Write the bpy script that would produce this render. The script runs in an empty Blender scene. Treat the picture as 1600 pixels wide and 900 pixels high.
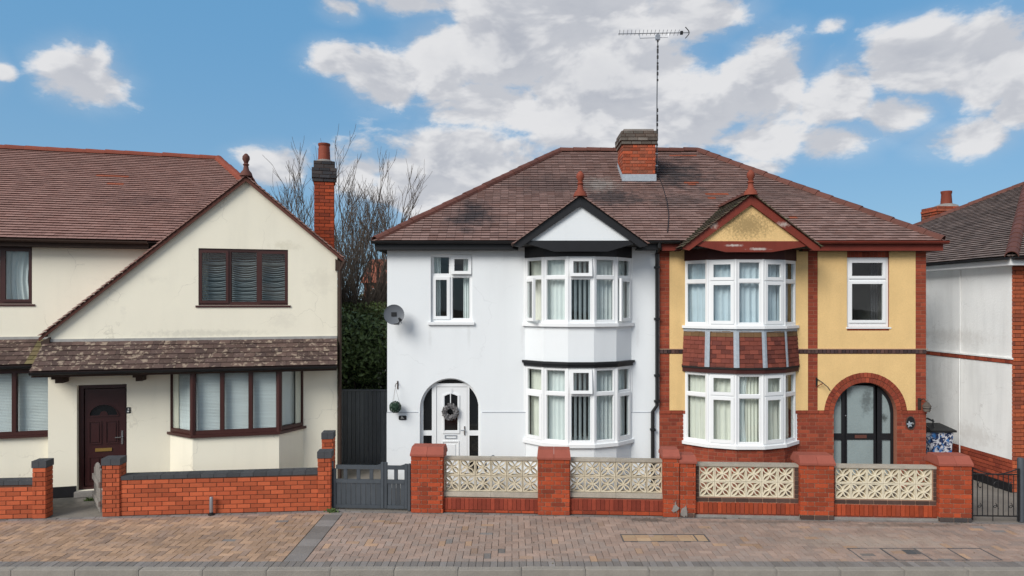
import bpy, bmesh, math, random
from mathutils import Vector, Matrix
from mathutils.geometry import tessellate_polygon
RAD = math.radians
random.seed(11)
sc = bpy.context.scene
COL = sc.collection

# ------------------------------------------------------------------ camera
F, CX, HY, CH = 1066.7, 800.0, 474.0, 3.6      # focal length in photo pixels, principal column, horizon row, eye height
cam = bpy.data.objects.new('camera', bpy.data.cameras.new('camera'))
COL.objects.link(cam); sc.camera = cam
cam.location = (0, 0, CH); cam.rotation_euler = (RAD(90), 0, 0)
cam.data.sensor_width = 36; cam.data.lens = F / 1600 * 36
cam.data.shift_y = (HY - 450) / 1600
cam.data.clip_start = .1; cam.data.clip_end = 3000

# ------------------------------------------------------------------ light
SUN_DIR = Vector((-.53, -.66, .60)).normalized()      # towards the sun: front left, high
sl = bpy.data.lights.new('sun', 'SUN'); sl.energy = 2.0; sl.angle = RAD(30); sl.color = (1, .965, .91)
so = bpy.data.objects.new('sun', sl); COL.objects.link(so)
so.rotation_euler = SUN_DIR.to_track_quat('Z', 'Y').to_euler()
sc.view_settings.view_transform = 'Standard'; sc.view_settings.look = 'None'
sc.view_settings.exposure = .68; sc.view_settings.gamma = 1
sc.cycles.use_denoising = True
sc.cycles.max_bounces = 8; sc.cycles.transparent_max_bounces = 16


class NT:
    """tiny node helper"""
    def __init__(s, tree): s.t = tree; s.n = tree.nodes; s.l = tree.links
    def new(s, typ, **kw):
        n = s.n.new(typ)
        for k, v in kw.items(): setattr(n, k, v)
        return n
    def put(s, sock, v):
        if isinstance(v, bpy.types.NodeSocket): s.l.new(v, sock)
        elif v is not None: sock.default_value = v
    def math(s, op, a, b=None, c=None, clamp=False):
        n = s.new('ShaderNodeMath', operation=op, use_clamp=clamp)
        for i, v in enumerate((a, b, c)): s.put(n.inputs[i], v)
        return n.outputs[0]
    def vmath(s, op, a, b=None, scale=None):
        n = s.new('ShaderNodeVectorMath', operation=op)
        s.put(n.inputs[0], a)
        if b is not None: s.put(n.inputs[1], b)
        if scale is not None: s.put(n.inputs['Scale'], scale)
        return n.outputs['Value'] if op in ('LENGTH', 'DOT_PRODUCT', 'DISTANCE') else n.outputs[0]
    def mix(s, f, a, b):
        n = s.new('ShaderNodeMix', data_type='RGBA', blend_type='MIX')
        s.put(n.inputs[0], f); s.put(n.inputs[6], a); s.put(n.inputs[7], b)
        return n.outputs[2]
    def smooth(s, v, a, b, lo=0., hi=1.):
        n = s.new('ShaderNodeMapRange', interpolation_type='SMOOTHSTEP')
        s.put(n.inputs[0], v); n.inputs[1].default_value = a; n.inputs[2].default_value = b
        n.inputs[3].default_value = lo; n.inputs[4].default_value = hi
        return n.outputs[0]
    def noise(s, vec, scale, detail=4, rough=.55, dist=0):
        n = s.new('ShaderNodeTexNoise'); s.put(n.inputs['Vector'], vec)
        n.inputs['Scale'].default_value = scale; n.inputs['Detail'].default_value = detail
        n.inputs['Roughness'].default_value = rough; n.inputs['Distortion'].default_value = dist
        return n.outputs['Fac']


# ------------------------------------------------------------------ sky
def make_world():
    w = bpy.data.worlds.new('World'); sc.world = w; w.use_nodes = True
    t = NT(w.node_tree); t.n.clear()
    out = t.new('ShaderNodeOutputWorld'); bg = t.new('ShaderNodeBackground'); t.l.new(bg.outputs[0], out.inputs[0])
    sky = t.new('ShaderNodeTexSky', sky_type='NISHITA'); sky.sun_disc = False
    sky.sun_elevation = math.asin(SUN_DIR.z); sky.sun_rotation = math.atan2(SUN_DIR.x, SUN_DIR.y)
    sky.altitude = 300; sky.air_density = 1.0; sky.dust_density = .3; sky.ozone_density = 4.0
    hs = t.new('ShaderNodeHueSaturation'); hs.inputs['Saturation'].default_value = 1.2; hs.inputs['Value'].default_value = 1.0
    t.l.new(sky.outputs[0], hs.inputs['Color'])
    tc = t.new('ShaderNodeTexCoord')
    d = t.vmath('NORMALIZE', tc.outputs['Generated'])
    sep = t.new('ShaderNodeSeparateXYZ'); t.l.new(d, sep.inputs[0]); x, y, z = sep.outputs
    az = t.math('ARCTAN2', x, y); el = t.math('ARCSINE', z)
    # where the cumulus stand in the sky, read off the photograph and turned into bearing and height
    clouds = [(130, 118, 64, 44, .95), (2, 112, 22, 14, .8),
              (725, 258, 92, 50, 1.15), (650, 288, 66, 42, 1.1), (435, 258, 60, 28, .8), (555, 272, 60, 38, .85), (795, 248, 36, 24, .8),
              (525, 92, 46, 24, .85), (600, 122, 66, 40, .92), (690, 95, 66, 60, 1.0), (800, 70, 110, 74, 1.1), (770, 160, 110, 40, .92), (535, 14, 36, 18, .75), (650, 6, 90, 20, .85),
              (900, 30, 120, 50, 1.1), (940, 130, 130, 84, 1.1), (1080, 24, 90, 34, .95), (1060, 195, 110, 42, .97), (1200, 130, 62, 66, 1.0), (1180, 218, 80, 36, .9),
              (1310, 150, 62, 48, .95), (1310, 218, 64, 28, .9), (1440, 95, 92, 50, 1.05), (1550, 100, 84, 60, 1.05), (1510, 215, 84, 28, .85), (1400, 180, 64, 36, .92),
              (1300, 40, 26, 12, .6), (1600, 165, 50, 40, .95), (1175, 262, 50, 18, .7), (1700, 110, 90, 60, 1.0), (-80, 100, 70, 40, .9)]
    field = None
    for cpx, cpy, crx, cry, amp in clouds:
        a = math.atan2(cpx - CX, F); e = math.atan2((HY - cpy) * math.cos(a), F); ra = crx / F * math.cos(a) ** 2; re = cry / F * math.cos(a)
        da = t.math('MULTIPLY_ADD', az, 1 / ra, -a / ra); de = t.math('MULTIPLY_ADD', el, 1 / re, -e / re)
        g = t.math('ADD', t.math('MULTIPLY', da, da), t.math('MULTIPLY', de, de))
        v = t.math('MULTIPLY', t.math('POWER', 2.718, t.math('MULTIPLY', g, -.55)), amp)
        field = v if field is None else t.math('MAXIMUM', field, v)
    # the same broken cumulus goes on all round
    pv = t.vmath('MULTIPLY', d, (1, 1, 1.9))
    low = t.noise(pv, 2.6, 2, .5)
    away = t.smooth(t.vmath('DOT_PRODUCT', d, (0, .96, .28)), .80, .62)
    field = t.math('MAXIMUM', field, t.math('MULTIPLY', away, t.smooth(low, .34, .62, .1, 1.0)))
    n1 = t.noise(pv, 9.0, 6, .56, .3)
    n2 = t.noise(t.vmath('ADD', pv, (-.016, 0, .045)), 9.0, 4, .56, .3)
    nb = t.noise(pv, 24, 8, .62, .15)
    body = t.math('ADD', field, t.math('MULTIPLY', t.math('SUBTRACT', n1, .5), 1.35))
    body = t.math('ADD', body, t.math('MULTIPLY', t.math('SUBTRACT', nb, .5), .55))
    dens = t.smooth(body, .34, .68)
    dens = t.math('MAXIMUM', dens, t.smooth(t.math('ADD', field, t.math('MULTIPLY', t.math('SUBTRACT', n1, .5), .5)), .10, 1.0, 0, .42))
    thick = t.smooth(body, .65, 1.35)
    slope = t.smooth(t.math('SUBTRACT', n1, n2), -.09, .10)
    lit = t.math('ADD', t.math('MULTIPLY', slope, .66), t.math('MULTIPLY_ADD', thick, -.30, .38), clamp=True)
    cc = t.mix(lit, (3.7, 3.85, 4.3, 1), (6.6, 6.55, 6.6, 1))
    sk = t.mix(.78, hs.outputs[0], t.mix(t.smooth(z, .02, .42), (2.15, 3.75, 5.3, 1), (1.35, 3.25, 5.4, 1)))
    col = t.mix(t.math('MULTIPLY', dens, .95), sk, cc)
    t.l.new(col, bg.inputs['Color']); bg.inputs['Strength'].default_value = .075
make_world()

# ------------------------------------------------------------------ materials
MATS = {}
def mat(name, col, rough=.8, var=0., col2=None, namt=.12, nscale=5., fine=0., bump=0., bscale=80., spec=.3, metal=0., stains_reflections=(), streak=0., cmix=1.):
    m = bpy.data.materials.new(name); m.use_nodes = True; MATS[name] = m
    t = NT(m.node_tree); b = t.n['Principled BSDF']
    b.inputs['Roughness'].default_value = rough; b.inputs['Specular IOR Level'].default_value = spec; b.inputs['Metallic'].default_value = metal
    geo = t.new('ShaderNodeNewGeometry'); oi = t.new('ShaderNodeObjectInfo')
    pos = geo.outputs['Position']
    rnd = t.math('FRACT', t.math('ADD', oi.outputs['Random'], geo.outputs['Random Per Island']))
    c = tuple(col) + (1,)
    if col2:
        r2 = t.math('FRACT', t.math('MULTIPLY', rnd, 7.31))
        c = t.mix(t.math('MULTIPLY', t.math('POWER', r2, 1.6), cmix), c, tuple(col2) + (1,))
    k = t.math('MULTIPLY_ADD', rnd, 2 * var, 1 - var) if var else None
    if namt:
        n = t.math('MULTIPLY_ADD', t.noise(pos, nscale, 5, .6), 2.6 * namt, 1 - 1.3 * namt)
        k = n if k is None else t.math('MULTIPLY', k, n)
    if fine:
        n = t.math('MULTIPLY_ADD', t.noise(pos, 55, 3, .65), 2.6 * fine, 1 - 1.3 * fine)
        k = n if k is None else t.math('MULTIPLY', k, n)
    if streak:
        n = t.math('MULTIPLY_ADD', t.smooth(t.noise(t.vmath('MULTIPLY', pos, (1.7, 1.7, .22)), 1.5, 4, .55), .45, .75), -streak, 1)
        k = n if k is None else t.math('MULTIPLY', k, n)
    if k is not None:
        c = t.vmath('SCALE', c if isinstance(c, bpy.types.NodeSocket) else c[:3], scale=k)
    for cen, rad, scol, amt, nz in stains_reflections:
        v = t.vmath('DIVIDE', t.vmath('SUBTRACT', pos, cen), rad)
        dd = t.math('ADD', t.vmath('LENGTH', v), t.math('MULTIPLY_ADD', t.noise(pos, nz, 5, .65), 2.4, -1.2))
        c = t.mix(t.smooth(dd, 1.15, .15, 0, amt), c if isinstance(c, bpy.types.NodeSocket) else tuple(c)[:3] + (1,), tuple(scol) + (1,))
    t.put(b.inputs['Base Color'], c)
    if bump:
        bn = t.new('ShaderNodeBump'); bn.inputs['Strength'].default_value = bump; bn.inputs['Distance'].default_value = .01
        t.l.new(t.noise(pos, bscale, 4, .6), bn.inputs['Height']); t.l.new(bn.outputs[0], b.inputs['Normal'])
    return m

def cracks(m, amt, col, scale=.9):
    t = NT(MATS[m].node_tree); b = t.n['Principled BSDF']; src = b.inputs['Base Color'].links[0].from_socket
    geo = t.new('ShaderNodeNewGeometry'); p = geo.outputs['Position']
    nz = t.new('ShaderNodeTexNoise'); nz.inputs['Scale'].default_value = 3.5; nz.inputs['Detail'].default_value = 6; t.l.new(p, nz.inputs['Vector'])
    q = t.vmath('ADD', p, t.vmath('SCALE', nz.outputs['Color'], scale=.45))
    v = t.new('ShaderNodeTexVoronoi', feature='DISTANCE_TO_EDGE'); v.inputs['Scale'].default_value = scale; t.l.new(q, v.inputs['Vector'])
    f = t.math('MULTIPLY', t.smooth(v.outputs['Distance'], .009, .001), t.smooth(t.noise(p, 1.1, 2, .5), .50, .62, 0, amt))
    t.l.new(t.mix(f, src, tuple(col) + (1,)), b.inputs['Base Color'])

def glass(name, tint=(.965, .985, .98), gloss=1.0):
    m = bpy.data.materials.new(name); m.use_nodes = True; MATS[name] = m
    t = NT(m.node_tree); t.n.remove(t.n['Principled BSDF']); out = t.n['Material Output']
    tr = t.new('ShaderNodeBsdfTransparent'); tr.inputs[0].default_value = tint + (1,)
    gl = t.new('ShaderNodeBsdfGlossy'); gl.inputs['Roughness'].default_value = .015
    geo = t.new('ShaderNodeNewGeometry'); oi = t.new('ShaderNodeObjectInfo')
    bn = t.new('ShaderNodeBump'); bn.inputs['Strength'].default_value = .05; bn.inputs['Distance'].default_value = .02
    off = t.vmath('ADD', geo.outputs['Position'], t.vmath('SCALE', (9., 7., 5.), scale=oi.outputs['Random']))
    t.l.new(t.noise(off, 2.2, 2, .4), bn.inputs['Height']); t.l.new(bn.outputs[0], gl.inputs['Normal'])
    cs = t.math('ABSOLUTE', t.vmath('DOT_PRODUCT', geo.outputs['True Normal'], geo.outputs['Incoming']))
    fr = t.math('MULTIPLY_ADD', t.math('POWER', t.math('SUBTRACT', 1., cs, clamp=True), 5.), .96, .032)
    ms = t.new('ShaderNodeMixShader'); t.put(ms.inputs[0], t.math('MULTIPLY', fr, 1.0 * gloss, clamp=True))
    t.l.new(tr.outputs[0], ms.inputs[1]); t.l.new(gl.outputs[0], ms.inputs[2]); t.l.new(ms.outputs[0], out.inputs[0])
glass('glass')

# render, paint, plastics
mat('white_render', (.80, .825, .835), .85, namt=.02, nscale=.7, fine=.015, bump=.12, bscale=150, streak=.035,
    stains_reflections=[((-1.6, 13.3, 2.95), (.05, .3, .35), (.52, .53, .52), .28, 5), ((-.84, 13.3, 3.0), (.04, .3, .28), (.52, .53, .52), .25, 5), ((-2.2, 13.3, 3.05), (.12, .3, .25), (.55, .57, .58), .3, 5),
            ((.2, 13.3, 3.0), (.05, .3, .4), (.55, .56, .56), .25, 6), ((2.45, 13.3, 3.0), (.04, .3, .35), (.55, .56, .56), .25, 6), ((0, 13.3, .0), (6, .5, .35), (.50, .49, .45), .5, 4), ((-1.0, 13.3, 4.55), (1.5, .3, .1), (.60, .61, .61), .25, 6)])
mat('cream_render', (.90, .845, .69), .88, namt=.045, nscale=.9, fine=.02, bump=.18, bscale=120, streak=.05,
    stains_reflections=[((-4.55, 13.75, 4.75), (.35, .3, .12), (.62, .56, .42), .4, 9), ((-4.75, 13.7, 4.35), (.22, .3, .22), (.62, .56, .42), .45, 10),
            ((-3.9, 13.85, 4.05), (.4, .3, .3), (.66, .61, .50), .3, 9), ((-7.35, 13.2, 3.35), (.1, .3, .4), (.55, .52, .45), .5, 5),
            ((-4.6, 13.7, 3.25), (.3, .3, .22), (.66, .62, .52), .3, 9), ((-7.4, 13.2, 4.05), (.9, .3, .12), (.62, .58, .48), .35, 5),
            ((-6.4, 13.3, 3.02), (2.6, .4, .09), (.58, .55, .46), .45, 12)])
mat('yellow_render', (.79, .54, .245), .9, namt=.10, nscale=2.2, fine=.12, bump=.7, bscale=70, streak=.10,
    stains_reflections=[((4.35, 12.6, 5.05), (.55, .3, .3), (.26, .18, .08), .75, 26), ((6.6, 13.3, 4.4), (.9, .3, .25), (.55, .36, .15), .35, 4)])
mat('old_white_render', (.84, .84, .82), .9, namt=.07, nscale=1.1, fine=.03, bump=.5, bscale=28, streak=.16, stains_reflections=[((8.9, 16.0, 3.6), (.6, 1.3, .5), (.55, .54, .52), .4, 6), ((9.0, 15.0, 1.6), (.5, 1.0, .7), (.60, .59, .57), .35, 6), ((9.4, 14.0, .9), (.4, .8, .25), (.55, .52, .48), .4, 8), ((9.3, 14.5, 2.9), (.5, 1.5, .2), (.55, .53, .5), .5, 5)])
cracks('cream_render', .3, (.42, .38, .30)); cracks('old_white_render', .35, (.40, .38, .36), 1.3); cracks('white_render', .22, (.5, .51, .52), .7)
mat('upvc', (.83, .84, .84), .35, namt=.015, nscale=3, spec=.5)
mat('door_white', (.80, .81, .81), .4, namt=.02, spec=.5)
mat('maroon', (.040, .011, .011), .35, namt=.1, spec=.5)
mat('maroon_frame', (.055, .016, .013), .38, namt=.15, spec=.5)
mat('black_paint', (.012, .012, .014), .45, namt=.25, nscale=7, spec=.4, streak=.1)
mat('black_metal', (.015, .015, .016), .5, namt=.2)
mat('red_paint', (.19, .033, .020), .6, namt=.18, nscale=6, streak=.15, fine=.1,
    stains_reflections=[((4.95, 12.5, 5.05), (.16, .3, .06), (.55, .5, .45), .8, 9), ((4.1, 12.5, 4.67), (.2, .3, .03), (.6, .55, .5), .8, 12), ((3.7, 12.5, 5.05), (.1, .3, .08), (.6, .5, .42), .7, 15),
            ((4.55, 12.5, 4.6), (.22, .3, .03), (.6, .55, .5), .7, 12)])
mat('dark_red_paint', (.055, .014, .012), .6, namt=.2)
mat('grey_wood', (.062, .072, .083), .6, var=.12, namt=.18, nscale=9, streak=.2)
mat('dark_fence', (.065, .072, .082), .6, var=.15, namt=.15, streak=.15)
mat('old_wood', (.22, .20, .18), .9, var=.2, namt=.3, nscale=14, bump=.5, bscale=60)
mat('brown_wood', (.05, .03, .022), .7, namt=.25, nscale=12)
mat('chrome', (.62, .62, .62), .25, metal=1, namt=.03)
mat('brass', (.50, .33, .10), .35, metal=.8, namt=.1)
mat('galvanised', (.40, .41, .43), .35, metal=.8, namt=.1)
mat('dish_grey', (.13, .14, .155), .5, namt=.06)
mat('lead', (.36, .385, .42), .65, namt=.25, nscale=10, fine=.15)
mat('lead_pale', (.36, .405, .45), .65, namt=.22, nscale=14, fine=.18)
mat('lead_dull', (.36, .35, .33), .75, namt=.25, nscale=8, fine=.1)
mat('interior', (.42, .40, .37), .9, namt=.05)
mat('interior_dark', (.05, .05, .055), .9, namt=.1)
mat('floor_wood', (.20, .12, .07), .6, namt=.2)
mat('net_white', (.72, .76, .75), .9, namt=.05, nscale=3)
mat('net_blue', (.55, .64, .70), .9, namt=.06, nscale=3)
mat('curtain_cream', (.74, .74, .66), .9, namt=.06, nscale=4)
mat('blind_white', (.70, .74, .74), .7, var=.05, namt=.04)
mat('blind_grey', (.36, .40, .41), .6, var=.1, namt=.06)
mat('frost', (.28, .335, .335), .12, namt=.10, nscale=2.5, bump=.55, bscale=22, spec=.6,
    stains_reflections=[((7.0, 13.4, 1.72), (.16, .4, .32), (.10, .115, .115), .75, 7), ((6.62, 13.4, 1.90), (.09, .4, .2), (.09, .10, .10), .7, 9),  # dark reflections in the door glass, put into its colour as patches
            ((7.33, 13.4, 1.35), (.07, .4, .1), (.04, .045, .04), .8, 16), ((6.42, 13.4, 1.75), (.05, .4, .22), (.04, .045, .04), .8, 16)])
mat('black_glass', (.010, .011, .012), .08, namt=.3, nscale=3, spec=.7)
# masonry
mat('mortar_pale', (.38, .235, .165), .95, namt=.15, nscale=20)
mat('mortar_warm', (.30, .125, .08), .95, namt=.2, nscale=20)
mat('mortar_dark', (.13, .06, .04), .95, namt=.2, nscale=20)
mat('brick_front', (.365, .062, .021), .85, var=.26, col2=(.20, .042, .022), cmix=.8, namt=.2, nscale=14, fine=.14, bump=.4, bscale=110)
mat('brick_soldier', (.20, .036, .020), .85, var=.2, col2=(.27, .05, .026), namt=.2, nscale=10, fine=.14, bump=.4, bscale=110)
mat('brick_cream_wall', (.44, .100, .040), .85, var=.22, col2=(.36, .075, .030), namt=.12, nscale=12, fine=.08, bump=.3, bscale=110)
mat('brick_house', (.30, .062, .030), .85, var=.2, col2=(.22, .042, .024), namt=.18, nscale=14, fine=.12, bump=.3, bscale=110)
mat('brick_orange', (.42, .10, .04), .85, var=.2, col2=(.22, .06, .035), namt=.2, nscale=14, fine=.15, bump=.3, bscale=110)
mat('brick_chimney', (.36, .075, .032), .85, var=.3, col2=(.17, .10, .07), cmix=.6, namt=.3, nscale=9, fine=.2, bump=.4, bscale=110)
mat('brick_sooty', (.16, .14, .12), .95, var=.3, col2=(.10, .075, .06), namt=.3, nscale=9, fine=.2, bump=.4, bscale=110)
mat('brick_blue', (.040, .040, .045), .7, var=.3, col2=(.075, .06, .055), namt=.2, nscale=12, fine=.15)
mat('brick_brown', (.075, .045, .036), .85, var=.25, namt=.2, nscale=12, fine=.1)
mat('brick_string', (.055, .035, .035), .8, var=.35, col2=(.10, .05, .04), namt=.2, nscale=12)
mat('cap_red', (.30, .082, .055), .8, var=.08, namt=.15, nscale=9, fine=.1)
mat('cap_blue', (.055, .057, .062), .75, var=.2, namt=.2, nscale=10, fine=.12)
mat('screen_block', (.55, .475, .345), .9, var=.12, col2=(.60, .535, .41), namt=.25, nscale=7, fine=.12, bump=.4, bscale=90)
mat('screen_block_new', (.70, .63, .475), .9, var=.06, namt=.1, nscale=7, fine=.08, bump=.3, bscale=90)
mat('coping_stone', (.38, .34, .28), .9, var=.12, namt=.25, nscale=7, fine=.15, bump=.4, bscale=60)
mat('cement', (.25, .23, .21), .95, namt=.3, nscale=7, fine=.2, bump=.5, bscale=40)
mat('terracotta', (.225, .052, .028), .7, var=.12, namt=.2, nscale=10, fine=.1)
mat('terracotta_dark', (.125, .047, .034), .75, var=.12, namt=.25, nscale=10, fine=.1)
# roofs
soot = (.035, .035, .04)
mat('tile_semi', (.265, .168, .145), .85, var=.15, col2=(.205, .118, .098), namt=.22, nscale=2.2, fine=.15, bump=.3, bscale=60,
    stains_reflections=[((-.75, 14.0, 5.4), (.6, 1.0, .6), soot, .85, 2.6), ((1.95, 15.3, 6.25), (.55, .7, .36), (.36, .35, .32), .6, 13), ((3.75, 15.8, 6.55), (.95, 1.2, .75), (.05, .048, .05), .85, 5),
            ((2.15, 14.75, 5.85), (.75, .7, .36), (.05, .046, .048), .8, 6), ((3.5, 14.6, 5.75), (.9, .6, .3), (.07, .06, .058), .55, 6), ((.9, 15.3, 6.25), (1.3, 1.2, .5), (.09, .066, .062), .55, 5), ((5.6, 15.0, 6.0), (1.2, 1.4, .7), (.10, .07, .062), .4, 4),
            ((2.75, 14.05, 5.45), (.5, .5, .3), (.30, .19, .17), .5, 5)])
mat('tile_orange', (.34, .10, .055), .85, var=.15, namt=.15, nscale=4)
mat('tile_cream', (.300, .172, .143), .85, var=.10, col2=(.260, .140, .115), namt=.15, nscale=2.5, fine=.12, bump=.3, bscale=60,
    stains_reflections=[((-6.5, 14.4, 5.3), (.5, .9, .5), (.09, .055, .05), .6, 5), ((-8, 15.2, 5.8), (1.1, 1.2, .25), (.11, .06, .055), .45, 5)])
mat('tile_pent', (.105, .066, .054), .9, var=.25, col2=(.085, .055, .048), namt=.2, nscale=6, fine=.2, bump=.4, bscale=60)
def lichen(m):
    t = NT(MATS[m].node_tree); b = t.n['Principled BSDF']; src = b.inputs['Base Color'].links[0].from_socket
    geo = t.new('ShaderNodeNewGeometry'); oi = t.new('ShaderNodeObjectInfo')
    p = t.vmath('ADD', geo.outputs['Position'], t.vmath('SCALE', (3., 1., 2.), scale=oi.outputs['Random']))
    f = t.smooth(t.noise(p, 9, 5, .6), .53, .64, 0, .75)
    c = t.mix(f, src, (.36, .28, .21, 1))
    t.l.new(c, b.inputs['Base Color'])
lichen('tile_pent')
mat('tile_moss', (.17, .14, .065), .9, var=.2, col2=(.12, .085, .05), namt=.2, nscale=6, fine=.2, bump=.4, bscale=60)
mat('tile_mossy_dark', (.10, .068, .05), .9, var=.3, col2=(.085, .08, .045), namt=.35, nscale=5, fine=.2, bump=.5, bscale=50)
mat('tile_far', (.190, .145, .128), .9, var=.25, col2=(.15, .108, .095), namt=.35, nscale=1.6, fine=.15, bump=.3, bscale=60)
mat('tile_hung', (.22, .058, .038), .85, var=.22, col2=(.12, .034, .026), namt=.15, nscale=9, fine=.12, bump=.3, bscale=60)
mat('tile_hung_weathered', (.15, .085, .04), .85, var=.2, namt=.15, nscale=9, fine=.12)
mat('roof_deck', (.05, .03, .027), .95, namt=.1)
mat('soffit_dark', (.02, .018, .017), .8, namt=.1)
# ground
mat('asphalt', (.050, .050, .052), .9, namt=.15, nscale=4, fine=.3, bump=.5, bscale=120)
mat('earth', (.07, .065, .045), .95, namt=.3, nscale=2, fine=.2)
mat('concrete_yard', (.20, .18, .155), .95, namt=.3, nscale=2.2, fine=.2, bump=.3, bscale=50, stains_reflections=[((-8.2, 12.4, 0), (.5, .6, .3), (.05, .05, .045), .8, 4)])
mat('yard_dark', (.105, .085, .068), .95, namt=.35, nscale=3, fine=.25, bump=.4, bscale=50)
mat('weed', (.07, .11, .03), .7, var=.4, namt=.2)
mat('paver_bed', (.14, .12, .105), .95, namt=.3, nscale=6, fine=.2)
mat('paver', (.340, .240, .192), .9, var=.13, col2=(.29, .225, .19), namt=.3, nscale=1.1, fine=.16, bump=.4, bscale=70,
    stains_reflections=[((2.3, 11.35, 0), (.55, .16, .2), (.07, .06, .05), .75, 7), ((4.4, 11.25, 0), (2.2, .12, .2), (.11, .095, .08), .6, 9), ((6.5, 11.1, 0), (1.4, .14, .2), (.10, .085, .07), .6, 9), ((1.2, 9.5, 0), (3.5, .25, .2), (.27, .235, .21), .5, 4), ((5.5, 10.3, 0), (1.5, .4, .2), (.40, .33, .27), .5, 5)])
mat('paver_warm', (.40, .258, .168), .9, var=.2, col2=(.30, .21, .16), namt=.3, nscale=1.3, fine=.16, bump=.4, bscale=70)
mat('paver_grey', (.225, .203, .19), .9, var=.15, col2=(.17, .15, .135), namt=.2, nscale=3, fine=.16, bump=.4, bscale=70)
mat('paver_buff', (.42, .29, .18), .9, var=.15, col2=(.33, .21, .13), namt=.2, nscale=3, fine=.16)
mat('kerb_stone', (.28, .25, .215), .9, var=.07, namt=.2, nscale=4, fine=.15, bump=.4, bscale=50)
mat('iron_cover', (.10, .105, .11), .6, namt=.2, nscale=10, metal=.3)
# plants
mat('bark', (.085, .072, .060), .95, namt=.3, nscale=10)
mat('twig', (.105, .084, .068), .95, namt=.2)
mat('ivy', (.085, .13, .05), .45, var=.5, col2=(.11, .16, .06), namt=.25, nscale=2, spec=.4)
mat('leaf_light', (.085, .12, .035), .6, var=.4, col2=(.11, .115, .05), namt=.2, nscale=2)
mat('leaf_brown', (.16, .115, .07), .8, var=.4, col2=(.10, .10, .05), namt=.3, nscale=2)
mat('topiary', (.022, .055, .035), .6, var=.5, col2=(.05, .10, .06), namt=.2)
mat('wreath', (.20, .19, .19), .9, var=.5, col2=(.30, .29, .29), namt=.2)
mat('chain', (.30, .28, .26), .5, metal=.5)
mat('white_mark', (.75, .75, .72), .6)
mat('far_brick', (.28, .10, .06), .9, namt=.2)
mat('far_roof', (.34, .11, .065), .9, namt=.2)


def floral():
    m = bpy.data.materials.new('floral_print'); m.use_nodes = True; MATS['floral_print'] = m
    t = NT(m.node_tree); b = t.n['Principled BSDF']; b.inputs['Roughness'].default_value = .45
    geo = t.new('ShaderNodeNewGeometry')
    f = t.noise(geo.outputs['Position'], 11, 3, .6, 1.2); g = t.noise(geo.outputs['Position'], 7, 3, .5, .8)
    c = t.mix(t.smooth(f, .49, .53), (.010, .025, .08, 1), (.60, .60, .64, 1))
    c = t.mix(t.smooth(g, .54, .58, 0, .9), c, (.03, .16, .42, 1))
    t.l.new(c, b.inputs['Base Color'])
floral()

# ------------------------------------------------------------------ builders
def rotz(a): return Matrix.Rotation(a, 4, 'Z')
def T(x, y, z): return Matrix.Translation((x, y, z))

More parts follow.
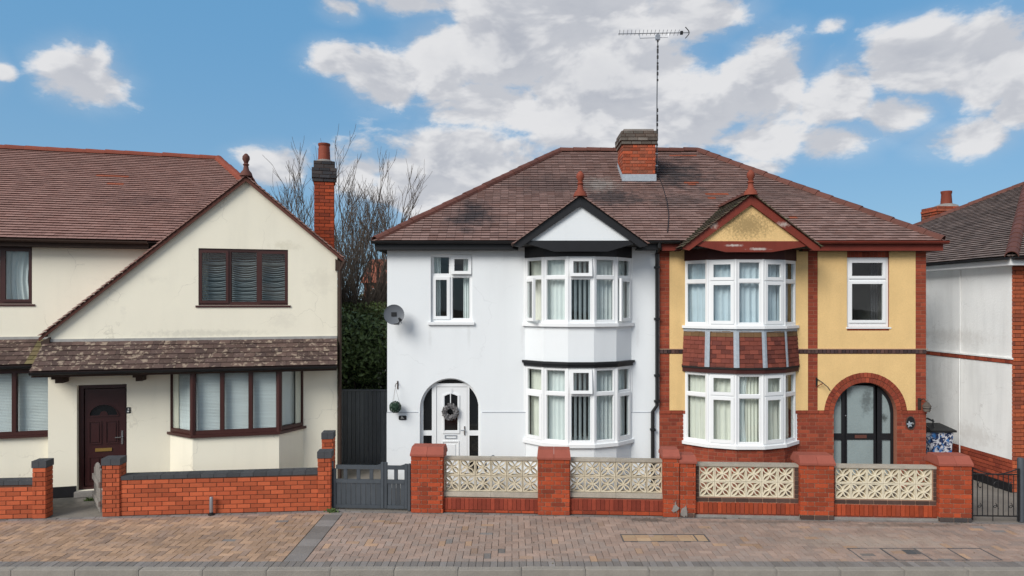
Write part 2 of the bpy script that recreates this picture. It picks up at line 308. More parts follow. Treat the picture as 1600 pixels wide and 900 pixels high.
class MB:
    """collects shapes for ONE mesh"""
    def __init__(s, M=None): s.v = []; s.f = []; s.M = M; s.smooth = False
    def add(s, vs, fs):
        n = len(s.v)
        s.v += [tuple(s.M @ Vector(p)) if s.M is not None else tuple(p) for p in vs]
        s.f += [tuple(i + n for i in f) for f in fs]
        return s
    def box(s, x0, x1, y0, y1, z0, z1):
        return s.add([(x0, y0, z0), (x1, y0, z0), (x1, y1, z0), (x0, y1, z0), (x0, y0, z1), (x1, y0, z1), (x1, y1, z1), (x0, y1, z1)],
                     [(0, 3, 2, 1), (4, 5, 6, 7), (0, 1, 5, 4), (1, 2, 6, 5), (2, 3, 7, 6), (3, 0, 4, 7)])
    def _prism(s, loops, fa, fb):
        flat = [p for lp in loops for p in lp]; n = len(flat)
        tris = tessellate_polygon([[Vector((p[0], p[1], 0)) for p in lp] for lp in loops])
        fs = [tuple(t) for t in tris] + [tuple(i + n for i in reversed(t)) for t in tris]
        k = 0
        for lp in loops:
            m = len(lp)
            for i in range(m):
                a, b = k + i, k + (i + 1) % m
                fs.append((a, b, b + n, a + n))
            k += m
        return s.add([fa(p) for p in flat] + [fb(p) for p in flat], fs)
    def face(s, pts, y0, y1, holes=()):         # outline in x,z pulled along y
        return s._prism([pts] + list(holes), lambda p: (p[0], y0, p[1]), lambda p: (p[0], y1, p[1]))
    def plan(s, pts, z0, z1, holes=()):         # outline in x,y pulled along z
        return s._prism([pts] + list(holes), lambda p: (p[0], p[1], z0), lambda p: (p[0], p[1], z1))
    def tube(s, pts, r, n=8, r1=None):
        s.smooth = True; pts = [Vector(p) for p in pts]; vs = []; fs = []; L = len(pts)
        for i, p in enumerate(pts):
            d = (pts[min(i + 1, L - 1)] - pts[max(i - 1, 0)]).normalized()
            a = d.orthogonal().normalized() if i == 0 else (a - d * a.dot(d)).normalized()
            b = d.cross(a); rr = r if r1 is None else r + (r1 - r) * i / (L - 1)
            for k in range(n):
                t = 2 * math.pi * k / n; vs.append(p + (a * math.cos(t) + b * math.sin(t)) * rr)
        for i in range(L - 1):
            for k in range(n):
                k2 = (k + 1) % n; fs.append((i * n + k, i * n + k2, i * n + n + k2, i * n + n + k))
        fs += [tuple(reversed(range(n))), tuple(range((L - 1) * n, L * n))]
        return s.add(vs, fs)
    def lathe(s, c, prof, n=14):
        s.smooth = True; vs = []; fs = []
        for r, z in prof:
            for k in range(n): t = 2 * math.pi * k / n; vs.append((c[0] + r * math.cos(t), c[1] + r * math.sin(t), c[2] + z))
        for i in range(len(prof) - 1):
            for k in range(n): k2 = (k + 1) % n; fs.append((i * n + k, i * n + k2, i * n + n + k2, i * n + n + k))
        fs += [tuple(reversed(range(n))), tuple(range((len(prof) - 1) * n, len(prof) * n))]
        return s.add(vs, fs)
    def build(s, name, m, parent=None, label=None, kind=None, recalc=True, bevel=0):
        me = bpy.data.meshes.new(name); me.from_pydata(s.v, [], s.f)
        if recalc:
            bm = bmesh.new(); bm.from_mesh(me); bmesh.ops.recalc_face_normals(bm, faces=bm.faces)
            if bevel: bmesh.ops.bevel(bm, geom=[e for e in bm.edges if e.calc_face_angle(0) > .5], offset=bevel, segments=2, affect='EDGES', clamp_overlap=True)
            bm.to_mesh(me); bm.free()
        if s.smooth:
            me.shade_smooth()
            try: me.set_sharp_from_angle(angle=RAD(40))
            except Exception: pass
        me.materials.append(MATS[m])
        o = bpy.data.objects.new(name, me); COL.objects.link(o)
        if parent: o.parent = parent
        if label: o['label'] = label
        if kind: o['kind'] = kind
        return o

def tag(o, label, cat, group=None):
    o['label'] = label; o['category'] = cat
    if group: o['group'] = group
    return o
def thing(name, label, cat, M=None, group=None):
    o = bpy.data.objects.new(name, None); COL.objects.link(o); o.empty_display_size = .2
    if M is not None: o.matrix_world = M
    return tag(o, label, cat, group)

class Frame:
    """a facade line on the ground: origin under photo column px at distance D, turned by deg; u runs along it, v into the depth"""
    def __init__(s, px, D, deg=0):
        a = RAD(deg); s.o = Vector(((px - CX) / F * D, D, 0)); s.ux = Vector((math.cos(a), math.sin(a), 0)); s.vx = Vector((-math.sin(a), math.cos(a), 0))
        s.M = T(*s.o) @ rotz(a)
    def at(s, px, py, v=0.):
        d = Vector(((px - CX) / F, 1, (HY - py) / F)); c = Vector((0, 0, CH))
        t = (v - (c - s.o).dot(s.vx)) / d.dot(s.vx); p = c + d * t
        return (p - s.o).dot(s.ux), p.z
    def u(s, px, v=0.): return s.at(px, HY, v)[0]
    def z(s, px, py, v=0.): return s.at(px, py, v)[1]

# unit pieces shared by all alike
UNITS = {}
def unit(kind, m):
    key = (kind, m)
    if key in UNITS: return UNITS[key]
    me = bpy.data.meshes.new(kind)
    if kind in ('brick', 'paver', 'board'):
        bm = bmesh.new(); bmesh.ops.create_cube(bm, size=1)
        bmesh.ops.bevel(bm, geom=list(bm.edges), offset={'brick': .035, 'paver': .03, 'board': .04}[kind], segments=1, affect='EDGES')
        bm.to_mesh(me); bm.free()
    elif kind == 'tile':        # x across, y up the slope, z out: thick at the lower edge
        v = [(0, .30, -.5), (1, .30, -.5), (1, 1, -.5), (0, 1, -.5), (0, 0, 1), (1, 0, 1), (1, 1, .1), (0, 1, .1)]
        me.from_pydata(v, [], [(0, 3, 2, 1), (4, 5, 6, 7), (0, 1, 5, 4), (1, 2, 6, 5), (2, 3, 7, 6), (3, 0, 4, 7)])
    elif kind == 'ridge':       # half round along x
        n = 7; v = []; f = []
        for x, k in ((0, 1.06), (1, .96)):
            for r in (1, .86):
                for i in range(n): a = math.pi * i / (n - 1); v.append((x, math.cos(a) * r * k, math.sin(a) * r * k))
        for i in range(n - 1):
            f += [(i, i + 1, 2 * n + i + 1, 2 * n + i), (n + i + 1, n + i, 3 * n + i, 3 * n + i + 1), (i + 1, i, n + i, n + i + 1), (2 * n + i, 2 * n + i + 1, 3 * n + i + 1, 3 * n + i)]
        f += [(0, 2 * n, 3 * n, n), (n - 1, 2 * n - 1, 4 * n - 1, 3 * n - 1)]
        me.from_pydata(v, [], f)
    elif kind == 'screen':      # pierced concrete block, 1 x 1, y is the depth
        b = MB(); w = .06
        b.face([(-.5, -.5), (.5, -.5), (.5, .5), (-.5, .5)], -.15, .15, [[(-.5 + w, -.5 + w), (-.5 + w, .5 - w), (.5 - w, .5 - w), (.5 - w, -.5 + w)]])
        k = 0
        for sx, sz in ((1, 1), (-1, 1), (-1, -1), (1, -1)):
            for sg in (1, -1):
                k += 1; pts = []
                for i in range(7):
                    q = i / 6; m_ = .47 * q; bul = sg * .126 * math.sin(math.pi * min(1, q * 1.02)); px_, pz_ = sx * m_, sz * m_
                    nx, nz = -sz * .7071, sx * .7071; pts.append((px_ + nx * bul, pz_ + nz * bul))
                L = []; Rr = []
                for i, p in enumerate(pts):
                    a, c = pts[max(0, i - 1)], pts[min(6, i + 1)]; dx, dz = c[0] - a[0], c[1] - a[1]; l = math.hypot(dx, dz)
                    L.append((p[0] - dz / l * .036, p[1] + dx / l * .036)); Rr.append((p[0] + dz / l * .036, p[1] - dx / l * .036))
                b.face(L + Rr[::-1], -.13 - .003 * k, .13)
        b.face([(.06 * math.cos(i * math.pi / 4), .06 * math.sin(i * math.pi / 4)) for i in range(8)], -.17, .12)
        me.from_pydata(b.v, [], b.f)
        bm = bmesh.new(); bm.from_mesh(me); bmesh.ops.recalc_face_normals(bm, faces=bm.faces); bm.to_mesh(me); bm.free()
    me.materials.append(MATS[m]); UNITS[key] = me
    return me

BUDGET = {}
def realize(specs, parent, name, kind, m, limit=300):
    """place unit pieces: the first as objects of their own, what is past the limit joined as one part"""
    me = unit(kind, m); key = (parent.name, name); used = BUDGET.get(key, 0); n = max(0, min(len(specs), limit - used))
    for M in specs[:n]:
        o = bpy.data.objects.new(name, me); COL.objects.link(o); o.parent = parent; o.matrix_local = M
    BUDGET[key] = used + n
    rest = specs[n:]
    if rest:
        b = MB(); vs = [v.co.copy() for v in me.vertices]; fs = [tuple(p.vertices) for p in me.polygons]
        for M in rest:
            k = len(b.v); b.v += [tuple(M @ v) for v in vs]; b.f += [tuple(i + k for i in f) for f in fs]
        b.build(name + '_field', m, parent, kind='stuff', recalc=False)

def jit(a): return random.uniform(-a, a)
def piece(x, y, z, L, D, H, a=0.):
    return T(x, y, z) @ rotz(a) @ Matrix.Diagonal((L, D, H, 1))

def courses(x0, x1, z0, z1, L=.225, H=.075, off=0., bond='stretcher', y=0., proud=.006, depth=.06, gap=.0105, M=None, hole=None, zjit=0):
    """brick specs filling a rectangle of a wall face at y (front towards -y)"""
    out = []; n = max(1, round((z1 - z0) / H)); H = (z1 - z0) / n
    for j in range(n):
        zc = z0 + (j + .5) * H
        if bond == 'stretcher': ls = [L]; st = (j % 2) * L / 2
        elif bond == 'flemish': ls = [L, L / 2]; st = (j % 2) * L * .75
        else: ls = [L]; st = 0
        x = x0 - st - off; k = 0
        while x < x1 - .01:
            l = ls[k % len(ls)]; k += 1
            a, b = max(x, x0), min(x + l, x1); x += l
            if b - a < .035: continue
            parts = [(a, b)]
            if hole:
                parts = []
                for h in hole(a, b, zc): parts.append(h)
            for a2, b2 in parts:
                if b2 - a2 < .03: continue
                p = piece((a2 + b2) / 2, y + depth / 2 - proud + jit(.0012), zc, b2 - a2 - gap, depth, H - gap)
                out.append(M @ p if M is not None else p)
    return out
def cut_rect(*rs):
    def h(a, b, z):
        segs = [(a, b)]
        for x0, x1, z0, z1 in rs:
            if z0 < z < z1:
                nxt = []
                for p, q in segs:
                    if q <= x0 or p >= x1: nxt.append((p, q)); continue
                    if p < x0: nxt.append((p, x0))
                    if q > x1: nxt.append((x1, q))
                segs = nxt
        return segs
    return h

def tiles(parent, O, xd, sd, smax, rng, m, g=.165, w=.2, th=.018, limit=300, skip=None, name='tile', odd=(), oddm='tile_orange', lift=0.):
    """tile courses on a slope: O lower left corner, xd along, sd up the slope; rng(s) gives the x range of the course"""
    xd = Vector(xd).normalized(); sd = Vector(sd).normalized(); nd = xd.cross(sd)
    if nd.z < 0: nd = -nd
    n = int(math.ceil(smax / g)); specs = []; odds = []; O = Vector(O)
    for j in range(n):
        s = j * g; x0, x1 = rng(min(s + g * .5, smax)); x = x0 - (j % 2) * w / 2 - random.random() * .01; sag = .006 * math.sin(j * 1.7)
        while x < x1:
            a, b = max(x, x0), min(x + w, x1); x += w
            if b - a < .02: continue
            if skip and skip((a + b) / 2, s + g * .5): continue
            p = O + xd * (a + .0015) + sd * (s + jit(.003)) + nd * (lift + jit(.0018))
            ln = min(g * 1.12, smax - s + .02)
            M = Matrix(((xd.x * (b - a - .004), sd.x * ln, nd.x * th, p.x), (xd.y * (b - a - .004), sd.y * ln, nd.y * th, p.y), (xd.z * (b - a - .004), sd.z * ln, nd.z * th, p.z), (0, 0, 0, 1)))
            (odds if any(abs((a + b) / 2 - ox) < ow and abs(s + g / 2 - os_) < g * .55 for ox, os_, ow in odd) else specs).append(M)
    if odds: realize(odds, parent, name, 'tile', oddm, limit)
    realize(specs, parent, name, 'tile', m, limit)

def ridge_run(parent, a, b, m, r=.10, L=.33, name='ridge_tile', sink=.03):
    a, b = Vector(a), Vector(b); d = b - a; n = max(1, round(d.length / L)); xd = d.normalized(); yd = Vector((0, 0, 1)).cross(xd).normalized(); zd = xd.cross(yd)
    l = d.length / n; specs = []
    for i in range(n):
        p = a + d * (i / n) - zd * sink + zd * jit(.006)
        specs.append(Matrix(((xd.x * l * .99, yd.x * r, zd.x * r, p.x), (xd.y * l * .99, yd.y * r, zd.y * r, p.y), (xd.z * l * .99, yd.z * r, zd.z * r, p.z), (0, 0, 0, 1))))
    realize(specs, parent, name, 'ridge', m)

def sheet(name, pts, z, m, parent=None):
    b = MB(); b.plan(pts, z - .05, z); return b.build(name, m, parent)

def rect(x0, x1, z0, z1): return [(x0, z0), (x1, z0), (x1, z1), (x0, z1)]

def window(parent, name, M, w, h, fm, lights, depth=.07, sw=.042, gl='glass', outer=None, label=None):
    """frame with an opening per light, a pane in each, opening sashes proud of the frame"""
    b = MB(M)
    b.face(outer or rect(0, w, 0, h), 0, depth, [rect(*l[:4]) for l in lights])
    part = b.build(name, fm, parent, label)
    for l in lights:
        x0, x1, z0, z1 = l[:4]; k = l[4] if len(l) > 4 else 'f'
        if k == 'f':
            MB(M).box(x0 - .005, x1 + .005, .035, .043, z0 - .005, z1 + .005).build('pane', gl, part)
            bd = .012; MB(M).face(rect(x0, x1, z0, z1), .012, .03, [rect(x0 + bd, x1 - bd, z0 + bd, z1 - bd)]).build('bead', fm, part)
            continue
        o = .018; W, H = x1 - x0 + 2 * o, z1 - z0 + 2 * o
        if k == 's': S = M @ T(x0 - o, -.022, z0 - o)
        elif k == 'top': S = M @ T(x0 - o, -.024, z1 + o) @ Matrix.Rotation(RAD(-7), 4, 'X') @ T(0, 0, -H)
        elif k == 'hl': S = M @ T(x0 - o, -.024, z0 - o) @ rotz(RAD(-l[5]))
        elif k == 'hr': S = M @ T(x1 + o, -.024, z0 - o) @ rotz(RAD(l[5])) @ T(-W, 0, 0)
        MB(S).face(rect(0, W, 0, H), 0, .045, [rect(sw + o, W - sw - o, sw + o, H - sw - o)]).build('sash', fm, part)
        MB(S).box(sw + o - .005, W - sw - o + .005, .02, .028, sw + o - .005, H - sw - o + .005).build('pane', gl, part)
    return part

def drape(parent, M, x0, x1, z0, z1, y, m, folds=6, amp=.02, name='curtain', pull=0.):
    nx = max(8, folds * 6); nz = 5; vs = []; fs = []; ph = random.random() * 6
    for j in range(nz + 1):
        q = j / nz
        for i in range(nx + 1):
            p = i / nx; e = (x1 - x0) * (1 - pull * math.sin(math.pi * min(1, (1 - q) * .9)) )
            vs.append((x0 + e * p, y + amp * math.sin(ph + p * folds * 6.283 + .5 * math.sin(3 * q)) * (1 - .3 * q), z0 + (z1 - z0) * q))
    for j in range(nz):
        for i in range(nx): a = j * (nx + 1) + i; fs.append((a, a + 1, a + nx + 2, a + nx + 1))
    b = MB(M); b.smooth = True; b.add(vs, fs); return b.build(name, m, parent, recalc=False)

def slat_blind(parent, M, x0, x1, z0, z1, y, m='blind_white', pitch=.03, tilt=.45, droop=0., name='venetian_blind'):
    b = MB(M); n = int((z1 - z0) / pitch)
    for j in range(n):
        z = z1 - (j + .5) * pitch; nx = 8 if droop else 1; vs = []; fs = []; k = droop * (.35 + .65 * abs(math.sin(j * 1.3 + .4 * math.sin(j * .7)))) * math.sin(math.pi * min(1, (j + 1) / n * 1.02)) if droop else 0
        for i in range(nx + 1):
            p = i / nx; dz = -k * math.sin(math.pi * p) + (jit(.003) if droop else 0)
            c, s = math.cos(tilt) * pitch * .5, math.sin(tilt) * pitch * .5
            vs += [(x0 + (x1 - x0) * p, y - c, z + dz - s), (x0 + (x1 - x0) * p, y + c, z + dz + s)]
        for i in range(nx): fs.append((2 * i, 2 * i + 2, 2 * i + 3, 2 * i + 1))
        b.add(vs, fs)
    return b.build(name, m, parent, kind='stuff', recalc=False)

def vertical_blind(parent, M, x0, x1, z0, z1, y, pitch=.09, turn=55, m='blind_white', name='vertical_blind', wid=.085):
    b = MB(M); n = max(1, int((x1 - x0) / pitch)); a = RAD(turn)
    for i in range(n):
        x = x0 + (i + .5) * (x1 - x0) / n; c, s = math.cos(a) * wid / 2, math.sin(a) * wid / 2
        b.add([(x - c, y - s, z0), (x + c, y + s, z0), (x + c, y + s, z1), (x - c, y - s, z1)], [(0, 1, 2, 3)])
    return b.build(name, m, parent, kind='stuff', recalc=False)

def finial(parent, p, m='terracotta', s=1.):
    MB().lathe(p, [(r * s, z * s) for r, z in ((.13, -.05), (.11, .02), (.06, .08), (.045, .16), (.065, .19), (.04, .215), (.05, .25), (.075, .30), (.07, .36), (.03, .41), (.01, .42))]).build('finial', m, parent)

def arch_pts(cx, r, zs, z0, n=22):
    return [(cx - r, z0)] + [(cx - r * math.cos(math.pi * i / n), zs + r * math.sin(math.pi * i / n)) for i in range(n + 1)] + [(cx + r, z0)]

# ------------------------------------------------------------------ setting
def struct(o): o['kind'] = 'structure'; return o
struct(sheet('ground', [(-600, -300), (600, -300), (600, 1500), (-600, 1500)], -.16, 'earth'))
struct(sheet('road', [(-80, -4), (80, -4), (80, 9.25), (-80, 9.25)], -.12, 'asphalt'))

WS = Frame(643, 11.80, -3.3)        # front wall line of the pair of houses
WC = Frame(516, 11.88, 5.2)         # front wall line of the cream house (u runs negative to the left)
def wall_y(x):
    k = WC.o.x + .02; x = max(-12, min(12, x))
    return WS.o.y + (x - WS.o.x) * math.tan(RAD(-3.3)) if x > k else WC.o.y + (x - WC.o.x) * math.tan(RAD(5.2))
KY = 9.19                           # kerb face
edge = [(x, wall_y(x)) for x in (40, 12, WS.o.x, WC.o.x, -12, -40)]
pv = struct(sheet('pavement', [(-40, KY + .13), (40, KY + .13)] + [(x, y + .3) for x, y in edge], -.03, 'paver_bed'))
struct(sheet('front_yard', [(x, y + .02) for x, y in reversed(edge)] + [(40, 32), (-40, 32)], -.008, 'concrete_yard'))
struct(sheet('front_garden', [(-1.72, wall_y(-1.7) + .1), (7.6, wall_y(7.6) + .1), (7.6, 13.28), (-1.72, 13.28)], -.003, 'yard_dark'))
kb = struct(MB().box(-40, 40, KY + .01, KY + .12, -.17, -.01).build('kerb', 'cement'))
realize([piece(x * .86 - .3, KY + .0625, -.07 + jit(.004), .85, .125, .16) for x in range(-15, 16)], kb, 'kerb_stone', 'brick', 'kerb_stone')

def lay_pavers():
    near = []; P = {'paver': [], 'paver_warm': [], 'paver_grey': [], 'paver_buff': []}
    y0 = KY + .14
    # header course of dark blocks along the kerb, and an edging course against the walls
    x = -11.6
    while x < 11.6:
        P['paver_grey'].append(piece(x + .05, y0 + .10, -.028 + jit(.002), .094, .196, .056)); x += .1
    x = -11.6
    while x < 11.6:
        a = math.atan(math.tan(RAD(-3.3)) if x > WC.o.x else math.tan(RAD(5.2)))
        for r in (0, 1): P['paver_grey' if r == 0 else 'paver'].append(piece(x + .1 + r * .1, wall_y(x + .1) - .06 - .1 * r, -.028 + jit(.002), .195, .094, .056, a))
        x += .2
    y1 = y0 + .205
    for i in range(-118, 118):
        for j in range(-1, 30):
            r = (i - j) % 4
            if r == 0: xa, xb, ya, yb = i * .1, i * .1 + .2, y1 + j * .1, y1 + j * .1 + .1
            elif r == 3: xa, xb, ya, yb = i * .1, i * .1 + .1, y1 + j * .1, y1 + j * .1 + .2
            else: continue
            ya = max(ya, y1); yb = min(yb, wall_y((xa + xb) / 2) - .158)
            if -3.05 < (xa + xb) / 2: xa = max(xa, -2.895)
            else: xb = min(xb, -3.205)
            if xb - xa < .02 or yb - ya < .02: continue
            cx, cy = (xa + xb) / 2, (ya + yb) / 2
            if abs(cx) > (cy / F * 1060): continue
            kind = 'paver_warm' if cx < -3.0 else 'paver'
            if 1.70 < cx < 2.98 and 10.33 < cy < 10.62: continue
            if random.random() < .008: kind = 'paver_grey'
            if cx > -3 and random.random() < .04: kind = 'paver_warm'
            P[kind].append((cy, piece(cx, cy, -.028 + jit(.003), xb - xa - .007, yb - ya - .007, .056, jit(.012))))
    y = y1
    while y < wall_y(-3.05) - .2:
        P['paver_grey'].append(piece(-3.05, y + .15, -.028, .29, .295, .056)); y += .3
    for k in range(6):
        for j in range(2): P['paver_buff'].append(piece(1.80 + k * .215, 10.40 + j * .145, -.028 + jit(.002), .208, .138, .056))
    allp = []
    for k, v in P.items():
        for s in v:
            M = s[1] if isinstance(s, tuple) else s
            allp.append((M.translation.y, k, M))
    allp.sort(key=lambda q: q[0])
    lead = allp[:300]; rest = allp[300:]
    for k in P:
        a = [q[2] for q in lead if q[1] == k]; b = [q[2] for q in rest if q[1] == k]
        if a: realize(a, pv, 'paver', 'paver', k)
        if b: realize(b, pv, 'paver', 'paver', k, limit=0)
lay_pavers()
# service covers set into the footway
def cover(x0, x1, y0, y1, label):
    r = thing('service_cover', label, 'cover', T((x0 + x1) / 2, (y0 + y1) / 2, 0))
    w, d = (x1 - x0) / 2, (y1 - y0) / 2
    MB().plan(rect(-w, w, -d, d), -.05, .0035, [rect(-w + .03, w - .03, -d + .03, d - .03)]).build('cover_frame', 'iron_cover', r)
    MB().box(-w + .035, w - .035, -d + .035, d - .035, -.04, .0015).build('lid', 'iron_cover', r)
cover(5.68, 5.88, 9.80, 9.97, 'small grey iron stopcock cover set into the pavement')

def recess(x0, x1, y0, y1, divs, label):
    r = thing('recessed_cover', label, 'cover', T((x0 + x1) / 2, (y0 + y1) / 2, 0)); w, d = (x1 - x0) / 2, (y1 - y0) / 2
    MB().plan(rect(-w, w, -d, d), -.05, .003, [rect(-w + .018, w - .018, -d + .018, d - .018)]).build('cover_frame', 'iron_cover', r)
    MB().box(-w - .09, w + .09, -d - .09, d + .09, -.029, -.006).build('bedding', 'paver', r)
    for q in divs: MB().box(-w + 2 * w * q - .010, -w + 2 * w * q + .010, -d + .02, d - .02, -.05, .0032).build('cover_joint', 'iron_cover', r)
recess(4.92, 6.88, 9.56, 10.04, (.25, .5, .75), 'long recessed cover filled with pavers near the kerb')
recess(1.68, 3.0, 10.31, 10.64, (.86,), 'recessed cover filled with buff pavers before the shared pillar')

# ------------------------------------------------------------------ the pair of houses
D0 = 13.3
SW, SY = Frame(605, D0), Frame(1030, D0)
EZ, RZ, RV = 4.80, 7.41, 3.8          # eaves, ridge height, ridge depth
SL = math.hypot(RV + .25, RZ - EZ); TANR = (RZ - EZ) / (RV + .25)
PARTY = SY.o.x

def bay_plan(cx, chord, sag, n=5, off=0.):
    h = chord / 2; r = (h * h + sag * sag) / (2 * sag); ph = math.asin(h / r); pts = []
    for i in range(n + 1):
        a = -ph + 2 * ph * i / n
        pts.append((cx + (r + off) * math.sin(a), -((r + off) * math.cos(a) - (r - sag))))
    return pts
def bay_solid(pts, z0, z1, back=.02): return [(pts[0][0], back)] + [p for p in pts] + [(pts[-1][0], back)]
def facets(pts):
    for i in range(len(pts) - 1):
        a, b = pts[i], pts[i + 1]; yield i, math.hypot(b[0] - a[0], b[1] - a[1]), math.atan2(b[1] - a[1], b[0] - a[0]), a

def bay_band(house, pts_fn, z0, z1, off, m, name, label=None):
    p = pts_fn(off); b = MB(); b.plan([(p[0][0], .02)] + p + [(p[-1][0], .02)], z0, z1); return b.build(name, m, house, label)

def bay_window(house, pts, z0, z1, zt, kinds, fm='upvc', posts=True, dress=None):
    """five frames round the bow; kinds: per facet (upper, lower)"""
    for i, L, a, p in facets(pts):
        M = T(p[0], p[1], z0) @ rotz(a); h = z1 - z0; t = zt - z0; e = .055
        up, lo = kinds[i]
        w = window(house, 'bay_window', M, L, h, fm, [(e, L - e, t + .032, h - .05) + up, (e, L - e, .055, t - .032) + lo])
        MB().lathe((p[0], p[1] + .03, z0), [(.042, 0), (.042, h)], 8).build('corner_post', fm, w)
        if i == 4: MB().lathe((pts[-1][0], pts[-1][1] + .03, z0), [(.042, 0), (.042, h)], 8).build('corner_post', fm, w)
        if dress: dress(i, w, M, L, h, t)

def small_gable(house, ox, apex, hw, rise, panel_m, board_m, tile_m, verge_m, fin):
    """gable over a bay: tiled cheeks running back into the main slope, boards, plastered face"""
    za = apex[1]; xa = apex[0] - ox; V = -.75; sl = rise / hw; zb = za - rise
    MB().face([(xa - hw + .10, zb + .02), (xa + hw - .10, zb + .02), (xa, za - .10)], V + .06, V + .12).build('gable_panel', panel_m, house)
    for sg in (-1, 1):
        x1 = xa + sg * (hw + .02); d = .175
        MB().face([(xa, za), (xa, za - d * 1.12), (x1 - sg * .12, zb - d * .62 + .02), (x1, zb - d * .35), (x1, zb + .0)], V + (0 if sg < 0 else .0015), V + .045).build('bargeboard', board_m, house)
    rf = MB()
    rf.add([(xa, V - .02, za - .02), (xa - hw - .05, V - .02, zb - .05), (xa - hw - .05, .9, zb - .05), (xa, 1.3, za - .02), (xa + hw + .05, V - .02, zb - .05), (xa + hw + .05, .9, zb - .05)], [(0, 1, 2, 3), (0, 3, 5, 4)])
    r = rf.build('gable_roof', 'roof_deck', house)
    smax = math.hypot(hw + .06, (hw + .06) * sl)
    for sg in (-1, 1):
        O = (xa + sg * (hw + .06), V - .05, za - (hw + .06) * sl + .012)
        def rng(s, O=O):
            z = O[2] + s / smax * (hw + .06) * sl; return 0, max(.5, (-.25 + (z - EZ) / TANR) - O[1] + .12)
        tiles(r, O, (0, 1, 0), (-sg * 1, 0, sl), smax, rng, tile_m, g=.10, w=.17, th=.02)
    ridge_run(r, (xa, V - .04, za + .03), (xa, -.25 + (za - EZ) / TANR + .1, za + .03), verge_m, r=.085)
    finial(house, (xa, V + .03, za + .03), fin)
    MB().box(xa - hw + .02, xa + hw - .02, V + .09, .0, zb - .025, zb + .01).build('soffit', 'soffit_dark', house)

def roof_half(house, ox, x_eave0, x_ridge0, x_eave1, x_ridge1, gab, hipside, odd=()):
    """half of the hipped main roof, from hip to party line"""
    dk = MB(); e0, e1, r0, r1 = x_eave0 - ox, x_eave1 - ox, x_ridge0 - ox, x_ridge1 - ox; B = 2 * RV + .25
    dz = -.03
    vs = [(e0, -.25, EZ + dz), (e1, -.25, EZ + dz), (r1, RV, RZ + dz), (r0, RV, RZ + dz), (e0, B, EZ + dz), (e1, B, EZ + dz)]
    fs = [(0, 1, 2, 3), (4, 3, 2, 5)] + [(0, 3, 4) if hipside < 0 else (1, 5, 2)]
    r = dk.add(vs, fs).build('roof', 'roof_deck', house)
    gx, gz, ghw, gsl = gab
    def skip(x, s):
        z = EZ + s / SL * (RZ - EZ); X = x + e0; return z < gz - .12 - abs(X - (gx - ox)) * gsl
    def rng(s):
        q = s / SL; return (r0 - e0) * q, (e1 - e0) + (r1 - e1) * q
    tiles(r, (e0, -.27, EZ - .012), (1, 0, 0), (0, RV + .25, RZ - EZ), SL + .02, rng, 'tile_semi', g=.106, w=.168, th=.026, skip=skip, odd=odd)
    # the hip end, seen from the side
    S2 = (0, 2 * RV + .5, 0)
    if hipside < 0:
        ridge_run(r, (e0 + .02, -.22, EZ + .02), (r0, RV, RZ + .02), 'terracotta_dark', r=.105)
        O, xd, sd = (e0 - .02, B, EZ - .012), (0, -1, 0), (r0 - e0, 0, RZ - EZ); run = r0 - e0
    else:
        ridge_run(r, (e1 - .02, -.22, EZ + .02), (r1, RV, RZ + .02), 'terracotta_dark', r=.105)
        O, xd, sd = (e1 + .02, -.25, EZ - .012), (0, 1, 0), (r1 - e1, 0, RZ - EZ); run = e1 - r1
    SH = math.hypot(run, RZ - EZ); wd = B + .25
    tiles(r, O, xd, sd, SH, lambda s: (wd / 2 * s / SH, wd - wd / 2 * s / SH), 'tile_semi', g=.106, w=.168, th=.026, limit=0)
    ridge_run(r, (r0, RV, RZ + .02), (r1, RV, RZ + .02), 'terracotta_dark', r=.105)
    return r

def gutter_run(house, x0, x1, y, z, m, name='gutter', r=.055):
    b = MB(); n = 7; vs = []; fs = []
    for x in (x0, x1):
        for rr in (r, r - .008):
            for i in range(n): a = math.pi * i / (n - 1); vs.append((x, y + rr * math.cos(a), z - rr * math.sin(a)))
    for i in range(n - 1): fs += [(i, i + 1, 2 * n + i + 1, 2 * n + i), (n + i + 1, n + i, 3 * n + i, 3 * n + i + 1)]
    fs += [(0, 2 * n, 3 * n, n), (n - 1, 2 * n - 1, 4 * n - 1, 3 * n - 1)] + [(i, n + i, n + i + 1, i + 1) for i in range(n - 1)] + [(2 * n + i, 2 * n + i + 1, 3 * n + i + 1, 3 * n + i) for i in range(n - 1)]
    b.add(vs, fs); return b.build(name, m, house)

def shell(house, W, H, depth, m, ext=True):
    """side and back walls, floors and a partition behind the front rooms"""
    b = MB(); b.box(0.002, .2, .24, depth - .2, 0, H).box(W - .2, W - .002, .24, depth - .2, 0, H).box(.002, W - .002, depth - .2, depth, 0, H)
    b.build('wall', m, house)
    MB().box(.2, W - .2, 3.9, 4.0, .05, H - .1).box(.2, W - .2, .25, 3.9, 2.50, 2.62).box(.2, W - .2, .25, 3.9, H - .18, H - .1).build('interior', 'interior', house)
    MB().box(.2, W - .2, .25, 3.9, -.05, .04).build('floor', 'floor_wood', house)

def X(px, v=0.): return (px - CX) / F * (D0 + v)
def Z(py, v=0.): return CH + (HY - py) / F * (D0 + v)

